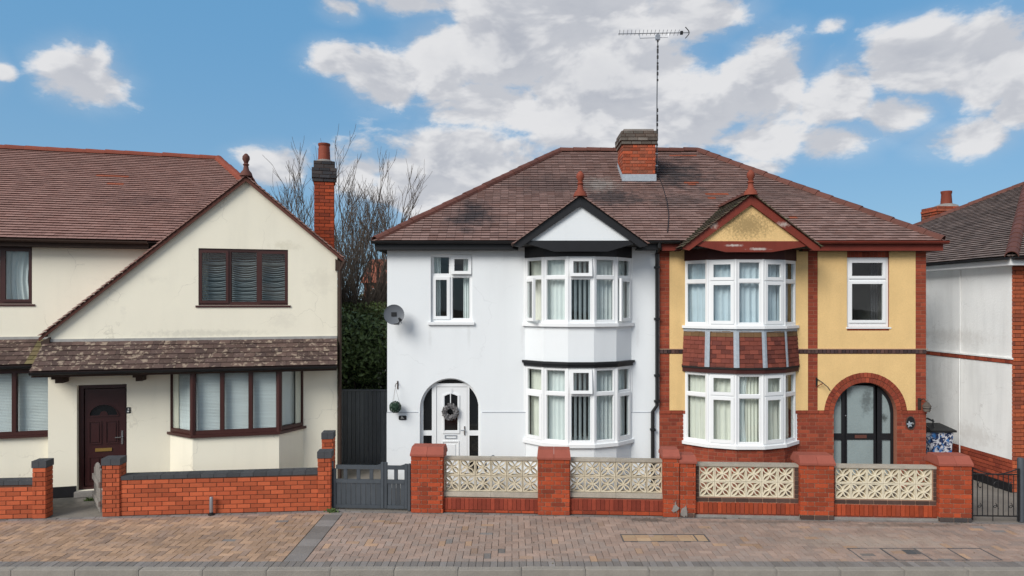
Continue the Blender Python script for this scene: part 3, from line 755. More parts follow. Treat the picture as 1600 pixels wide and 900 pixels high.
# ---------------- white house
wh = thing('white_house', 'white rendered semi-detached house with black gable trim and arched white door', 'house', SW.M)
ox = SW.o.x; W1 = PARTY - ox
def lx(px, v=0.): return X(px, v) - ox
bcx, bch, bsg = lx(903.5), 2.07, .55
bp = lambda off=0.: bay_plan(bcx, bch, bsg, off=off)
acx, ar = lx(703.5), .592; azs = Z(591) - ar
wx0, wx1, wz0, wz1 = lx(673), lx(738), Z(503), Z(397)
bayholes = [rect(bcx - 1.0, bcx + 1.0, 3.24, 4.48), rect(bcx - 1.0, bcx + 1.0, .97, 2.38)]
MB().face(rect(0, W1 - .0, 0, EZ - .05), 0, .24, [arch_pts(acx, ar, azs, .05), rect(wx0, wx1, wz0, wz1)] + bayholes).build('front_wall', 'white_render', wh)
shell(wh, W1, EZ - .05, 7.6, 'white_render')
zl = Z(643)
pb = MB()
for a, b in ((-.008, acx - ar - .03), (acx + ar + .03, bcx - 1.02), (bcx + 1.02, W1 - .1)): pb.box(a, b, -.016, 0, zl - .02, zl - .008)
pb.build('render_bead', 'lead', wh, kind='stuff')
for a, b in ((-.008, acx - ar - .001), (acx + ar + .001, bcx - 1.03), (bcx + 1.03, W1 - .1)): MB().box(a, b, -.011, 0, .0, zl - .02).build('lower_render', 'white_render', wh)
# arch frame and door
M = T(0, .085, 0); e = .045
def under_arch(x0, x1, z0, cx, r, zs, n=8):
    return [(x0, z0), (x1, z0)] + [(x1 - (x1 - x0) * i / n, zs + math.sqrt(max(0, r * r - (x1 - (x1 - x0) * i / n - cx) ** 2))) for i in range(n + 1)]
sl0, sl1, sr0, sr1 = lx(660.5), lx(674), lx(733), lx(747)
zr0, zr1 = Z(681.8), Z(674)
lights = [under_arch(sl0, sl1, zr1, acx, ar - e, azs), under_arch(sr0, sr1, zr1, acx, ar - e, azs), rect(sl0, sl1, .25, zr0), rect(sr0, sr1, .25, zr0)]
fan = [(x, max(z, Z(600))) for x, z in under_arch(lx(680), lx(727), Z(600), acx, ar - .03, azs)][2:]
dr = rect(lx(681), lx(729.5), .07, Z(605))
af = MB(M).face(arch_pts(acx, ar - .002, azs, .05), 0, .07, lights + [fan, dr]).build('door_frame', 'door_white', wh)
for l in lights + [fan]: MB(M).face(l, .03, .038).build('pane', 'black_glass', af)
dx0, dx1 = lx(681), lx(729.5)
gw = [(lx(694), Z(674)), (lx(714.3), Z(674)), (lx(714.3), Z(620)), (lx(709), Z(617.5)), (lx(704), Z(616.5)), (lx(699), Z(617.5)), (lx(694), Z(620))]
door = MB(M).face(rect(dx0 + .006, dx1 - .006, .075, Z(605.5)), .012, .06, [gw]).build('door', 'door_white', wh)
MB(M).face(gw, .03, .036).build('pane', 'black_glass', door)
def ringz(p, d): 
    cx = sum(q[0] for q in p) / len(p); cz = sum(q[1] for q in p) / len(p)
    x0, x1 = min(q[0] for q in p), max(q[0] for q in p); z0, z1 = min(q[1] for q in p), max(q[1] for q in p)
    return [(cx + (x - cx) * (1 + 2 * d / (x1 - x0)), cz + (z - cz) * (1 + 2 * d / (z1 - z0))) for x, z in p]
MB(M).face(ringz(gw, .04), -.006, .012, [ringz(gw, .005)]).build('moulding', 'door_white', door)
for z0, z1 in ((.30, Z(692)),):
    q = rect(lx(692), lx(715), z0, z1); MB(M).face(ringz(q, .02), -.004, .012, [q]).build('moulding', 'door_white', door)
    MB(M).face(ringz(q, -.05), .002, .014).build('raised_panel', 'door_white', door)
MB(M).face(rect(lx(694), lx(713), Z(686.5), Z(681)), -.006, .012, [rect(lx(695.2), lx(711.8), Z(685.6), Z(682))]).build('letter_plate', 'lead', door)
hd = MB(M); hd.box(lx(724.4), lx(726.2), -.008, .012, Z(681), Z(667)); hd.tube([(lx(725.3), -.01, Z(673)), (lx(725.3), -.05, Z(673)), (lx(720), -.05, Z(673))], .011, 6); hd.build('handle', 'chrome', door)
MB().box(acx - ar - .05, acx + ar + .05, -.12, .1, .0, .05).build('doorstep', 'cement', wh)
# upper left window
wM = T(wx0, .07, wz0); w, h = wx1 - wx0, wz1 - wz0; xm = lx(703.5) - wx0; zt = Z(430.5) - wz0
win = window(wh, 'window', wM, w, h, 'upvc', [(.04, xm - .02, zt + .03, h - .045, 'f'), (xm + .035, w - .04, zt + .045, h - .05, 'top'), (.05, xm - .03, .07, zt - .04, 's'), (xm + .03, w - .05, .06, zt - .03, 'f')])
drape(win, wM, .05, .17, .02, h - .03, .16, 'net_white', 3, .015); drape(win, wM, w - .19, w - .05, .02, h - .03, .16, 'net_white', 3, .015)
drape(win, wM, .03, .14, zt, h - .03, .14, 'net_white', 2, .012)
MB().box(wx0 - .05, wx1 + .04, -.05, .08, wz0 - .055, wz0 - .004).build('window_sill', 'upvc', win)
# the bay
bay_band(wh, bp, .0, .90, 0, 'white_render', 'bay_base')
bay_band(wh, bp, .90, .965, .055, 'upvc', 'bay_sill')
bay_band(wh, bp, 2.395, 2.455, .035, 'black_paint', 'bay_head'); bay_band(wh, bp, 2.457, 2.50, .075, 'black_paint', 'bay_ledge')
bay_band(wh, bp, 2.502, 3.16, 0, 'white_render', 'bay_apron'); bay_band(wh, bp, 3.162, 3.225, .06, 'upvc', 'bay_sill')
bay_band(wh, bp, 4.48, 4.70, .012, 'black_paint', 'bay_head')
def dress_w(i, w, M, L, h, t):
    if i in (0, 1): drape(w, M, .02, L - .02, .03, h - .03, .16, 'net_white' if i else 'curtain_cream', 5, .014, 'net_curtain')
    elif i == 4: drape(w, M, .02, L - .02, .03, h - .03, .16, 'net_white', 4, .014, 'net_curtain')
    else: vertical_blind(w, M, .02, L - .02, .03, h - .03, .16, pitch=.085, turn=48 if i == 2 else -38)
f_ = ('f',)
bay_window(wh, bp(), 3.225, 4.48, 4.09, [(f_, ('hl', 26)), (f_, f_), (('top',), f_), (f_, f_), (f_, ('hr', 9))], dress=dress_w)
bay_window(wh, bp(), .965, 2.395, 1.90, [(f_, ('s',)), (f_, f_), (('top',), f_), (f_, f_), (f_, ('s',))], dress=dress_w)
# eaves
gA = (X(907, -.75), Z(305, -.75)); ghw, grise = 1.20, .87
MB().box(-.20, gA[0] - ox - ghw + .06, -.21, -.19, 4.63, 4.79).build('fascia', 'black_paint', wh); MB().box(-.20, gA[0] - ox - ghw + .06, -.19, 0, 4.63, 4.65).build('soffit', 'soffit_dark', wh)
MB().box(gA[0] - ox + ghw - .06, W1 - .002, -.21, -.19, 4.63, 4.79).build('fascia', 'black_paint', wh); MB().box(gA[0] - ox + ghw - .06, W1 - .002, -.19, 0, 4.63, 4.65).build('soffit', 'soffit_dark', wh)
MB().box(-.20, -.18, -.19, 7.7, 4.63, 4.79).build('fascia', 'black_paint', wh)
gutter_run(wh, -.24, gA[0] - ox - ghw + .02, -.27, 4.79, 'black_metal'); gutter_run(wh, gA[0] - ox + ghw - .02, W1, -.27, 4.79, 'black_metal')
small_gable(wh, ox, gA, ghw, grise, 'white_render', 'black_paint', 'tile_semi', 'terracotta', 'terracotta')
v = -.69
MB().face([(lx(822, v), Z(376, v)), (lx(992, v), Z(376, v)), (lx(990, v), Z(381, v)), (lx(950, v), Z(393, v)), (lx(866, v), Z(393, v)), (lx(825, v), Z(381, v))], v - .025, v + .025).build('bay_beam', 'black_paint', wh)
roof_half(wh, ox, -2.65, 1.2, PARTY, PARTY, (gA[0], gA[1], ghw, grise / ghw), -1)
# downpipe on the party line
px_ = W1 - .055
dp = MB(); dp.tube([(px_, -.27, 4.76), (px_, -.27, 4.68), (px_, -.06, 4.56), (px_, -.06, 1.62), (px_ - .085, -.06, 1.50), (px_ - .085, -.06, .04)], .036, 8)
dpo = dp.build('downpipe', 'black_metal', wh)
for z in (4.3, 3.3, 2.2, 1.7, 1.15, .5): MB().box(px_ - (.13 if z < 1.5 else .05), px_ - (.03 if z < 1.5 else -.05), -.105, -.0, z - .02, z + .02).build('pipe_clip', 'black_metal', dpo)
# chimney
cf, cb = 2.16, 2.86; cx0, cx1 = X(973, cf) - ox, X(1024, cf) - ox; zb = EZ + (cf + .25) * TANR - .1; zt = Z(203, cf)
ch = MB().box(cx0 + .006, cx1 - .006, cf + .006, cb - .006, zb - .4, zt - .02).build('chimney', 'mortar_warm', wh)
zc = zt - .33
fr = courses(cx0, cx1, zb, zc, y=cf, hole=None, bond='flemish'); realize(fr, ch, 'brick', 'brick', 'brick_chimney')
Ms = T(cx0, cb, 0) @ rotz(-math.pi / 2); realize(courses(0, cb - cf, zb, zc, M=Ms, bond='flemish'), ch, 'brick', 'brick', 'brick_chimney')
Ms = T(cx1, cf, 0) @ rotz(math.pi / 2); realize(courses(0, cb - cf, zb + .4, zc, M=Ms, bond='flemish'), ch, 'brick', 'brick', 'brick_chimney')
for k, (o, h_) in enumerate(((.03, .075), (.055, .075), (.055, .075), (.03, .075))):
    z = zc + k * .078
    MB().box(cx0 - o + .008, cx1 + o - .008, cf - o + .008, cb + o - .008, z, z + h_).build('corbel', 'mortar_dark', ch)
    realize(courses(cx0 - o, cx1 + o, z, z + h_, y=cf - o, off=.06 * k), ch, 'brick', 'brick', 'brick_sooty')
    realize(courses(0, cb - cf + 2 * o, z, z + h_, M=T(cx0 - o, cb + o, 0) @ rotz(-math.pi / 2), off=.05 * k), ch, 'brick', 'brick', 'brick_sooty')
MB().box(cx0 + .03, cx1 - .03, cf + .03, cb - .03, zt - .03, zt + .03).build('flaunching', 'cement', ch)
MB().face([(cx0 - .02, zb - .12), (cx1 + .02, zb - .12), (cx1 + .02, zb + .27), (cx0 - .02, zb + .27)], cf - .018, cf + .001).build('flashing', 'lead_pale', ch)
MB().add([(cx0 - .012, cf - .02, zb - .1), (cx0 - .012, cb, zb + .42), (cx0 - .012, cb, zb + .68), (cx0 - .012, cf - .02, zb + .27)], [(0, 1, 2, 3)]).build('flashing', 'lead_pale', ch)

# ---------------- yellow house
yh = thing('yellow_house', 'yellow rendered semi-detached house with red brick strips and black arched door', 'house', SY.M)
ox = SY.o.x; XR = X(1447); W2 = XR - ox
acx, ar = lx(1352), .611; azs = Z(598) - ar; aro = ar + .2
bcx, bch, bsg = lx(1156.5), 2.18, .55
bq = lambda off=0.: bay_plan(bcx, bch, bsg, off=off)
wx0, wx1, wz0, wz1 = lx(1323), lx(1389), Z(511), Z(402)
fw = MB().face(rect(.001, W2, 0, EZ - .05), 0, .24, [arch_pts(acx, ar + .002, azs, .05), rect(wx0, wx1, wz0, wz1), rect(bcx - 1.06, bcx + 1.06, 3.18, 4.42), rect(bcx - 1.06, bcx + 1.06, .95, 2.27)]).build('front_wall', 'mortar_warm', yh)
shell(yh, W2, EZ - .05, 7.6, 'old_white_render')
zdado, zs0, zs1, ztop = Z(641), Z(553), Z(545), EZ - .14
s1, s2a, s2b, s3 = lx(1046), lx(1262), lx(1277.5), lx(1430)
bl, br = bcx - bch / 2 + .02, bcx + bch / 2 - .02
def panel(pts, holes=()): MB().face(pts, -.013, .001, holes).build('render_panel', 'yellow_render', yh)
panel(rect(s1, bl, zs1, ztop)); panel(rect(br, s2a, zs1, ztop))
panel(rect(s2b, s3, zs1, ztop), [[(wx0, wz0 - .07), (wx1, wz0 - .07), (wx1, ztop - .001), (wx0, ztop - .001)]])
panel(rect(s1, bl, zdado, zs0)); panel(rect(br, s2a, zdado, zs0))
# round the arch
n = 20; up = [(acx - aro * math.cos(math.pi * i / n), azs + aro * math.sin(math.pi * i / n)) for i in range(n + 1)]; up = [p for p in up if p[1] > zdado]
xa_ = math.sqrt(aro ** 2 - (zdado - azs) ** 2)
panel([(s2b, zs0), (s2b, zdado), (acx - xa_, zdado)] + up + [(acx + xa_, zdado), (s3, zdado), (s3, zs0)])
fld = cut_rect((acx - ar, acx + ar, -1, azs), (bl - .02, br + .02, -1, 3))
def fhole(a, b, z):
    segs = fld(a, b, z)
    if z > azs:
        r = math.sqrt(max(0, aro ** 2 - (z - azs) ** 2)); segs = [q for p in segs for q in cut_rect((acx - r, acx + r, -1, 9))(p[0], p[1], z)]
    return segs
low = courses(0.003, W2, .003, zdado, hole=fhole, bond='flemish', H=.0755)
low.sort(key=lambda m: -m.translation.z)
vis = [m for m in low if m.translation.z > .72]; hid = [m for m in low if m.translation.z <= .72]
# voussoirs
vs_ = []
for r0, nn in ((ar, 28), (ar + .1, 33)):
    for i in range(nn):
        a = math.pi * (i + .5) / nn; rc = r0 + .05
        vs_.append(T(acx - rc * math.cos(a), .024 - (.006 if r0 == ar else .012), azs + rc * math.sin(a)) @ Matrix.Rotation(a - math.pi / 2, 4, 'Y') @ Matrix.Diagonal((math.pi * rc / nn - .009, .06, .092, 1)))
realize(vs_, fw, 'brick', 'brick', 'brick_house', 420)
strips = []
for a, b in ((.003, s1), (s2a, s2b), (s3, W2)):
    strips += courses(a, b, zdado, zs0, H=.0755, off=.0) + courses(a, b, zs1, ztop, H=.0755)
hdr = [piece(wx0 + (i + .5) * (wx1 - wx0) / 11, .024, (wz1 + ztop) / 2, (wx1 - wx0) / 11 - .008, .06, ztop - wz1 - .006) for i in range(11)]
hdr += courses(wx0, wx1, wz0 - .07, wz0 - .004, L=.112)
realize(hdr, fw, 'brick', 'brick', 'brick_house', 420)
realize(vis, fw, 'brick', 'brick', 'brick_house', 420)
realize(strips, fw, 'brick', 'brick', 'brick_house', 420)
realize(hid, fw, 'brick', 'brick', 'brick_house', 0)
st = [m for a, b in ((.003, bl), (br, W2 + .02)) for m in courses(a, b, zs0 + .006, zs1 - .012, L=.075, H=.09, proud=.028, bond='stack')]
realize(st, fw, 'string_brick', 'brick', 'brick_string')
dr_ = MB().box(.003, bl, -.035, 0, zs1 - .012, zs1 + .003).box(br, W2 + .02, -.035, 0, zs1 - .012, zs1 + .003); dr_.build('string_course_drip', 'mortar_pale', fw, kind='stuff')
dd = [m for a, b in ((.003, bl), (br, acx - xa_ - .0), (acx + xa_, W2 + .01)) for m in courses(a, b, zdado - .07, zdado - .0, H=.07, proud=.022, depth=.05)]
realize(dd, fw, 'dado_brick', 'brick', 'brick_house')
# door
M = T(0, .11, 0); e = .055
ga, gb, gc, gd, ge, gf = [lx(p) for p in (1306.3, 1319.5, 1328.4, 1370.4, 1382.7, 1397)]; zr0, zr1 = Z(689), Z(679)
lights = [under_arch(ga, gb, zr1, acx, ar - e, azs), under_arch(ge, gf, zr1, acx, ar - e, azs), rect(ga, gb, .22, zr0), rect(ge, gf, .22, zr0)]
dlit = [(gc, zr1), (gd, zr1), (gd, Z(606)), (lx(1362), Z(604)), (lx(1350), Z(603.4)), (lx(1338), Z(604)), (gc, Z(606))]
df = MB(M).face(arch_pts(acx, ar - .001, azs, .05), 0, .09, lights + [rect(gc - .05, gd + .06, .07, Z(600.5))]).build('door_frame', 'black_paint', yh)
for l in lights: MB(M).face(l, .03, .04).build('pane', 'frost', df)
dor = MB(M).face(rect(gc - .044, gd + .054, .075, Z(601)), .015, .06, [dlit, rect(gc, gd, .22, zr0)]).build('door', 'black_paint', yh)
for l in (dlit, rect(gc, gd, .22, zr0)): MB(M).face(l, .03, .04).build('pane', 'frost', dor)
MB(M).box(lx(1340.5), lx(1359), .003, .016, Z(686.5), Z(681.5)).build('letter_plate', 'terracotta_dark', dor)
MB(M).lathe((lx(1325.5), .0, Z(651)), [(.012, -.012), (.016, 0), (.012, .012)], 8).build('knob', 'chrome', dor)
MB().box(acx - ar - .03, acx + ar + .03, -.1, .12, .0, .05).build('doorstep', 'cement', yh)
# window
wM = T(wx0, .035, wz0); w, h = wx1 - wx0, wz1 - wz0; zt = Z(437.5) - wz0
win = window(yh, 'window', wM, w, h, 'upvc', [(.075, w - .075, zt + .045, h - .07, 's'), (.075, w - .075, .10, zt - .04, 's')], sw=.035)
MB().box(wx0 - .02, wx1 + .03, -.03, .05, wz0 - .03, wz0 - .002).build('window_sill', 'upvc', win)
drape(win, wM, .05, .16, .05, h - .05, .3, 'interior_dark', 3, .02); drape(win, wM, w - .2, w - .05, .05, h - .05, .3, 'interior_dark', 3, .02)
# bay
bb = bay_band(yh, bq, .0, .875, 0, 'mortar_warm', 'bay_base')
for i, L, a, p in facets(bq(0)):
    s_ = courses(0, L, .42, .86, M=T(p[0], p[1], 0) @ rotz(a), off=.06 * i, bond='flemish'); realize(s_[::-1], bb, 'brick', 'brick', 'brick_house')
bay_band(yh, bq, .875, .935, .06, 'upvc', 'bay_sill')
bay_band(yh, bq, 2.285, 2.36, .05, 'dark_red_paint', 'bay_head'); bay_band(yh, bq, 2.362, 2.42, .065, 'soffit_dark', 'bay_ledge')
core = bay_band(yh, bq, 2.42, 3.12, -.02, 'roof_deck', 'bay_apron'); bay_band(yh, bq, 3.122, 3.175, .06, 'upvc', 'bay_sill')
bay_band(yh, bq, 4.425, 4.66, .012, 'dark_red_paint', 'bay_head')
# hung tiles on the apron, kicked out at the foot, with lead over the angles
z0, z1 = 2.40, 3.07
lo, hi = bq(.055), bq(.012)
for i in range(5):
    A, B = Vector((*lo[i], z0)), Vector((*lo[i + 1], z0)); C, Dv = Vector((*hi[i], z1)), Vector((*hi[i + 1], z1))
    xd = (B - A).normalized(); L = (B - A).length; mid = (C + Dv) / 2 - (A + B) / 2; Lt = (Dv - C).length; S = mid.length; q = (L - Lt) / 2
    rngf = lambda s, L=L, q=q, S=S: (q * s / S, L - q * s / S)
    tiles(core, A, xd, mid, S - .10, rngf, 'tile_hung', g=.083, w=.165, th=.014, limit=300)
    O2 = A + mid / S * (S - .10)
    tiles(core, O2, xd, mid, .10, lambda s, f=rngf, S=S: f(s + S - .10), 'tile_hung_weathered', g=.09, w=.165, th=.014, limit=300)
    if i:
        nrm = Vector((hi[i][0] - bcx, hi[i][1] - .4, 0)).normalized(); sd = Vector((-nrm.y, nrm.x, 0)); o1 = nrm * .024
        b = MB(); p, r = A + o1, C + o1; wv = .05; mm = p + (r - p) * .5
        b.add([p - sd * wv - o1 * .2, p + o1 * .25, p + sd * wv - o1 * .2, r - sd * wv - o1 * .2, r + o1 * .25, r + sd * wv - o1 * .2], [(0, 1, 4, 3), (1, 2, 5, 4)])
        b.build('lead_strip', 'lead_pale', core)
bay_band(yh, bq, 3.055, 3.12, .022, 'lead_pale', 'lead_flashing')
def dress_y(i, w, M, L, h, t):
    up = h < 1.3
    if up: drape(w, M, .02, L - .02, .03, h - .03, .15, 'net_blue', 4, .022, 'net_curtain')
    elif i == 2: drape(w, M, .02, L * .52, .03, h - .03, .14, 'net_white', 4, .02, 'net_curtain', .25); drape(w, M, L * .45, L - .02, .03, h - .03, .17, 'curtain_cream', 4, .028, 'curtain')
    else: drape(w, M, .02, L - .02, .03, h - .03, .15, 'curtain_cream', 4, .024, 'curtain')
s_ = ('s',)
kinds = [(f_, f_), (s_, s_), (f_, f_), (s_, s_), (f_, f_)]
bay_window(yh, bq(), 3.175, 4.425, 4.02, kinds, dress=dress_y); bay_window(yh, bq(), .935, 2.285, 1.855, kinds, dress=dress_y)
# eaves and gable
gB = (X(1174, -.75), Z(303, -.75)); hw2, rise2 = 1.24, .95
MB().box(gB[0] - ox + hw2 - .06, W2 + .20, -.21, -.19, 4.61, 4.78).build('fascia', 'red_paint', yh); MB().box(.002, gB[0] - ox - hw2 + .08, -.21, -.19, 4.61, 4.78).build('fascia', 'red_paint', yh)
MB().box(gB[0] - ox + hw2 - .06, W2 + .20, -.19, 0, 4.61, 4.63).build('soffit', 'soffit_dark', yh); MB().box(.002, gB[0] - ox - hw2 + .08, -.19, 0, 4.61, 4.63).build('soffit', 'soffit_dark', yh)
MB().box(W2 + .18, W2 + .20, -.19, 7.7, 4.61, 4.78).build('fascia', 'red_paint', yh)
gutter_run(yh, gB[0] - ox + hw2 - .02, W2 + .26, -.27, 4.79, 'red_paint'); gutter_run(yh, .002, gB[0] - ox - hw2 + .04, -.27, 4.79, 'black_metal')
small_gable(yh, ox, gB, hw2, rise2, 'yellow_render', 'red_paint', 'tile_mossy_dark', 'terracotta_dark', 'terracotta')
v = -.69
MB().face([(lx(1088, v), Z(377, v)), (lx(1260, v), Z(377, v)), (lx(1264, v), Z(384, v)), (lx(1206, v), Z(394, v)), (lx(1134, v), Z(394, v)), (lx(1090, v), Z(384, v))], v - .025, v + .025).build('bay_beam', 'red_paint', yh)
roof_half(yh, ox, PARTY, PARTY, 8.28, 4.65, (gB[0], gB[1], hw2, rise2 / hw2), 1, odd=[(1.45, 2.22, .10), (1.66, 2.22, .10), (1.42, 1.93, .12), (1.19, 2.76, .10), (1.39, 4.50, .35), (2.9, 1.0, .07)])

# ------------------------------------------------------------------ cream house
CDEG = 14.5
C = Frame(527, 13.9, CDEG)
cr = thing('cream_house', 'cream rendered house with steep asymmetric gable and dark maroon door and windows', 'house', C.M)
uL, _ = C.at(75, 500); zTL = C.z(72, 522); ua, za = C.at(385, 281); zTR = C.z(527, 400)
def crect(x0, x1, y0, y1, v=0.): a, zb_ = C.at(x0, (y0 + y1) / 2, v); b, _ = C.at(x1, y1, v); return a, b, C.z((x0 + x1) / 2, y1, v), C.z((x0 + x1) / 2, y0, v)
w1 = crect(310, 450, 389, 477); dd0 = crect(120, 198, 601, 764); bw = crect(272, 468, 576, 676)
PZ1 = C.z(300, 529)                 # where the lean-to roof meets the wall
PZ0 = C.z(300, 576, -.62)
MB().face([(uL, 0), (0, 0), (0, zTR), (ua, za), (uL, zTL)], 0, .25, [rect(*w1), rect(dd0[0], dd0[1], .1, dd0[3]), rect(bw[0] + .08, bw[1] - .08, bw[2], bw[3] - .05)]).build('front_wall', 'cream_render', cr)
VM = .6                             # the left wing stands back
uF = -14.
u_eave_z = C.z(100, 379, VM - .25)
w2 = crect(-60, 50, 385, 475, VM); 
MB().face(rect(uF, uL + 2.6, 0, u_eave_z - .05), VM, VM + .25, [rect(*w2), rect(C.u(-90, .12) + .1, uL - .15, C.z(40, 684, VM), C.z(40, 588, VM))]).build('wing_wall', 'cream_render', cr)
sb = MB(); sb.box(uL + .002, uL + .22, .25, 7, 0, zTL - .03).box(-.24, -.002, .25, 7.5, 0, zTR - .02).box(uF, -.2, 7, 7.2, 0, u_eave_z)
sb.build('wall', 'cream_render', cr)
MB().box(uF, -.25, 4.0, 4.1, .0, u_eave_z - .3).box(uL + .25, -.25, .26, 4.0, 2.40, 2.52).box(uF, uL, VM + .26, 4, 2.40, 2.52).box(ua - .9, -.25, .26, 4, 4.38, 4.42).box(uF, uL, VM + .26, 4, u_eave_z - .1, u_eave_z - .06).build('interior', 'interior', cr)
# plinth painted black either side of the door
MB().box(uL - .01, dd0[0] - .01, -.02, 0, 0, .2).build('plinth', 'black_paint', cr)
# upper window, three lights with slumped blinds
def brown_window(rc, v, cols, name='window', sashes=(), blind=0, M0=None, sill=True):
    w, h = rc[1] - rc[0], rc[3] - rc[2]; M = M0 if M0 is not None else T(rc[0], v, rc[2])
    L = []
    for k, (a, b) in enumerate(cols): L.append((a * w + .03, b * w - .03, .06, h - .055, 's' if k in sashes else 'f'))
    p = window(cr, name, M, w, h, 'maroon_frame', L, depth=.08, sw=.03)
    for a, b in cols:
        if blind == 1: slat_blind(p, M, a * w + .03, b * w - .03, .05, h - .05, .15, 'blind_grey', .042, .35, droop=.055)
        elif blind == 2: slat_blind(p, M, a * w + .02, b * w - .02, .03, h - .03, .13, 'blind_white', .028, 1.05)
    if sill: MB(M).box(-.05, w + .05, -.05, .05, -.04, -.003).build('window_sill', 'maroon_frame', p)
    return p
p = brown_window(w1, .03, [(0, .335), (.335, .665), (.665, 1)], sashes=(0, 2), blind=1)
p = brown_window(w2, VM + .03, [(0, .33), (.33, .56), (.56, 1)], sashes=(2,), blind=0)
M = T(w2[0], VM + .03, w2[2]); W_, H_ = w2[1] - w2[0], w2[3] - w2[2]
drape(p, M, W_ * .5, W_ - .05, .05, H_ - .05, .14, 'net_white', 5, .02, 'net_curtain', .15)
# left bay: only its end shows
lb = crect(-90, 74.5, 583, 682, .12)
MB().box(lb[0], uL - .002, .14, VM, 0, lb[2] - .05).build('bay_base', 'cream_render', cr)
brown_window((lb[0], uL - .004, lb[2], lb[3] + .05), .12, [(0, .30), (.30, .655), (.655, 1)], 'bay_window', blind=2)
# door
dw = dd0[1] - dd0[0]; dh = dd0[3] - .1
M = T(dd0[0], .09, .1)
fr_ = MB(M).face(rect(.002, dw - .002, 0, dh - .002), 0, .07, [rect(.085, dw - .03, .05, dh - .075)]).build('door_frame', 'maroon', cr)
a0, a1, h1 = .10, dw - .045, dh - .09; mw = (a0 + a1) / 2 - .03
gr = .235; gz = dh * .70
fan = [(mw - gr + i * 0, gz) for i in (0,)] + [(mw - gr * math.cos(math.pi * i / 12), gz + gr * .85 * math.sin(math.pi * i / 12)) for i in range(1, 12)] + [(mw + gr, gz), (mw + .075, gz), (mw + .05, gz + .06), (mw, gz + .08), (mw - .05, gz + .06), (mw - .075, gz)]
dr0 = MB(M).face(rect(a0, a1, .06, h1), .02, .06, [fan]).build('door', 'maroon', cr)
MB(M).face(fan, .035, .04).build('pane', 'black_glass', dr0)
MB(M).face([(mw + (x - mw) * 1.12, gz - .025 + (z - gz) * 1.12) for x, z in [(mw - gr, gz)] + fan[1:12] + [(mw + gr, gz)]], .004, .02, [[(mw + (x - mw) * 1.0, gz + .0 + (z - gz) * 1.0) for x, z in [(mw - gr, gz)] + fan[1:12] + [(mw + gr, gz)]]]).build('moulding', 'maroon', dr0)
for x0, x1, z0, z1 in ((mw - .24, mw - .045, dh * .43, dh * .64), (mw + .045, mw + .24, dh * .43, dh * .64), (mw - .24, mw - .045, .16, dh * .30), (mw + .045, mw + .24, .16, dh * .30)):
    q = rect(x0, x1, z0, z1); MB(M).face(ringz(q, .012), .006, .02, [ringz(q, -.006)]).build('moulding', 'maroon', dr0); MB(M).face(ringz(q, -.03), .008, .02).build('raised_panel', 'maroon', dr0)
MB(M).box(mw - .14, mw + .14, .004, .02, dh * .355, dh * .385).build('letter_plate', 'brass', dr0)
hb = MB(M).box(a1 - .075, a1 - .045, .008, .02, dh * .415, dh * .545); hb.tube([(a1 - .06, .01, dh * .485), (a1 - .06, -.035, dh * .485), (a1 - .17, -.035, dh * .485)], .011, 6); hb.build('handle', 'chrome', dr0)
MB().box(dd0[0] - .02, dd0[1] + .02, -.09, .1, 0, .098).build('doorstep', 'cement', cr)
# main bay: three sides
bd = .50; fx0, fx1 = C.u(301, -bd), C.u(436, -bd); ex0, ex1 = C.u(266), C.u(474); bz0, bz1 = C.z(368, 676, -bd), C.z(368, 577, -bd)
pl_ = [(ex0, 0), (fx0, -bd), (fx1, -bd), (ex1, 0)]
MB().plan([(ex0, .02)] + pl_ + [(ex1, .02)], 0, bz0 - .06).build('bay_base', 'cream_render', cr)
def grow(o): return [(ex0 - o, 0), (fx0 - o * .4, -bd - o), (fx1 + o * .4, -bd - o), (ex1 + o, 0)]
MB().plan([(ex0 - .06, .02)] + grow(.06) + [(ex1 + .06, .02)], bz0 - .06, bz0 - .01).build('bay_sill', 'maroon_frame', cr)
MB().plan([(ex0, .02)] + grow(.0) + [(ex1, .02)], bz1 + .0, bz1 + .12).build('bay_head', 'maroon_frame', cr)
for i, L, a, p in facets(pl_):
    M = T(p[0], p[1], bz0 - .008) @ rotz(a)
    cols = [(0, 1)] if i != 1 else [(0, .335), (.335, .665), (.665, 1)]
    brown_window((0, L, 0, bz1 - bz0 + .008), 0, cols, 'bay_window', blind=2 if i < 2 else 0, M0=M, sill=False)
    if i == 2: drape(cr.children[-1], M, .04, L - .04, .05, 1.1, .2, 'net_white', 3, .012, 'net_curtain')
for x in (fx0, fx1): MB().lathe((x, -bd + .03, bz0 - .008), [(.055, 0), (.055, bz1 - bz0 + .01)], 8).build('corner_post', 'maroon_frame', cr)
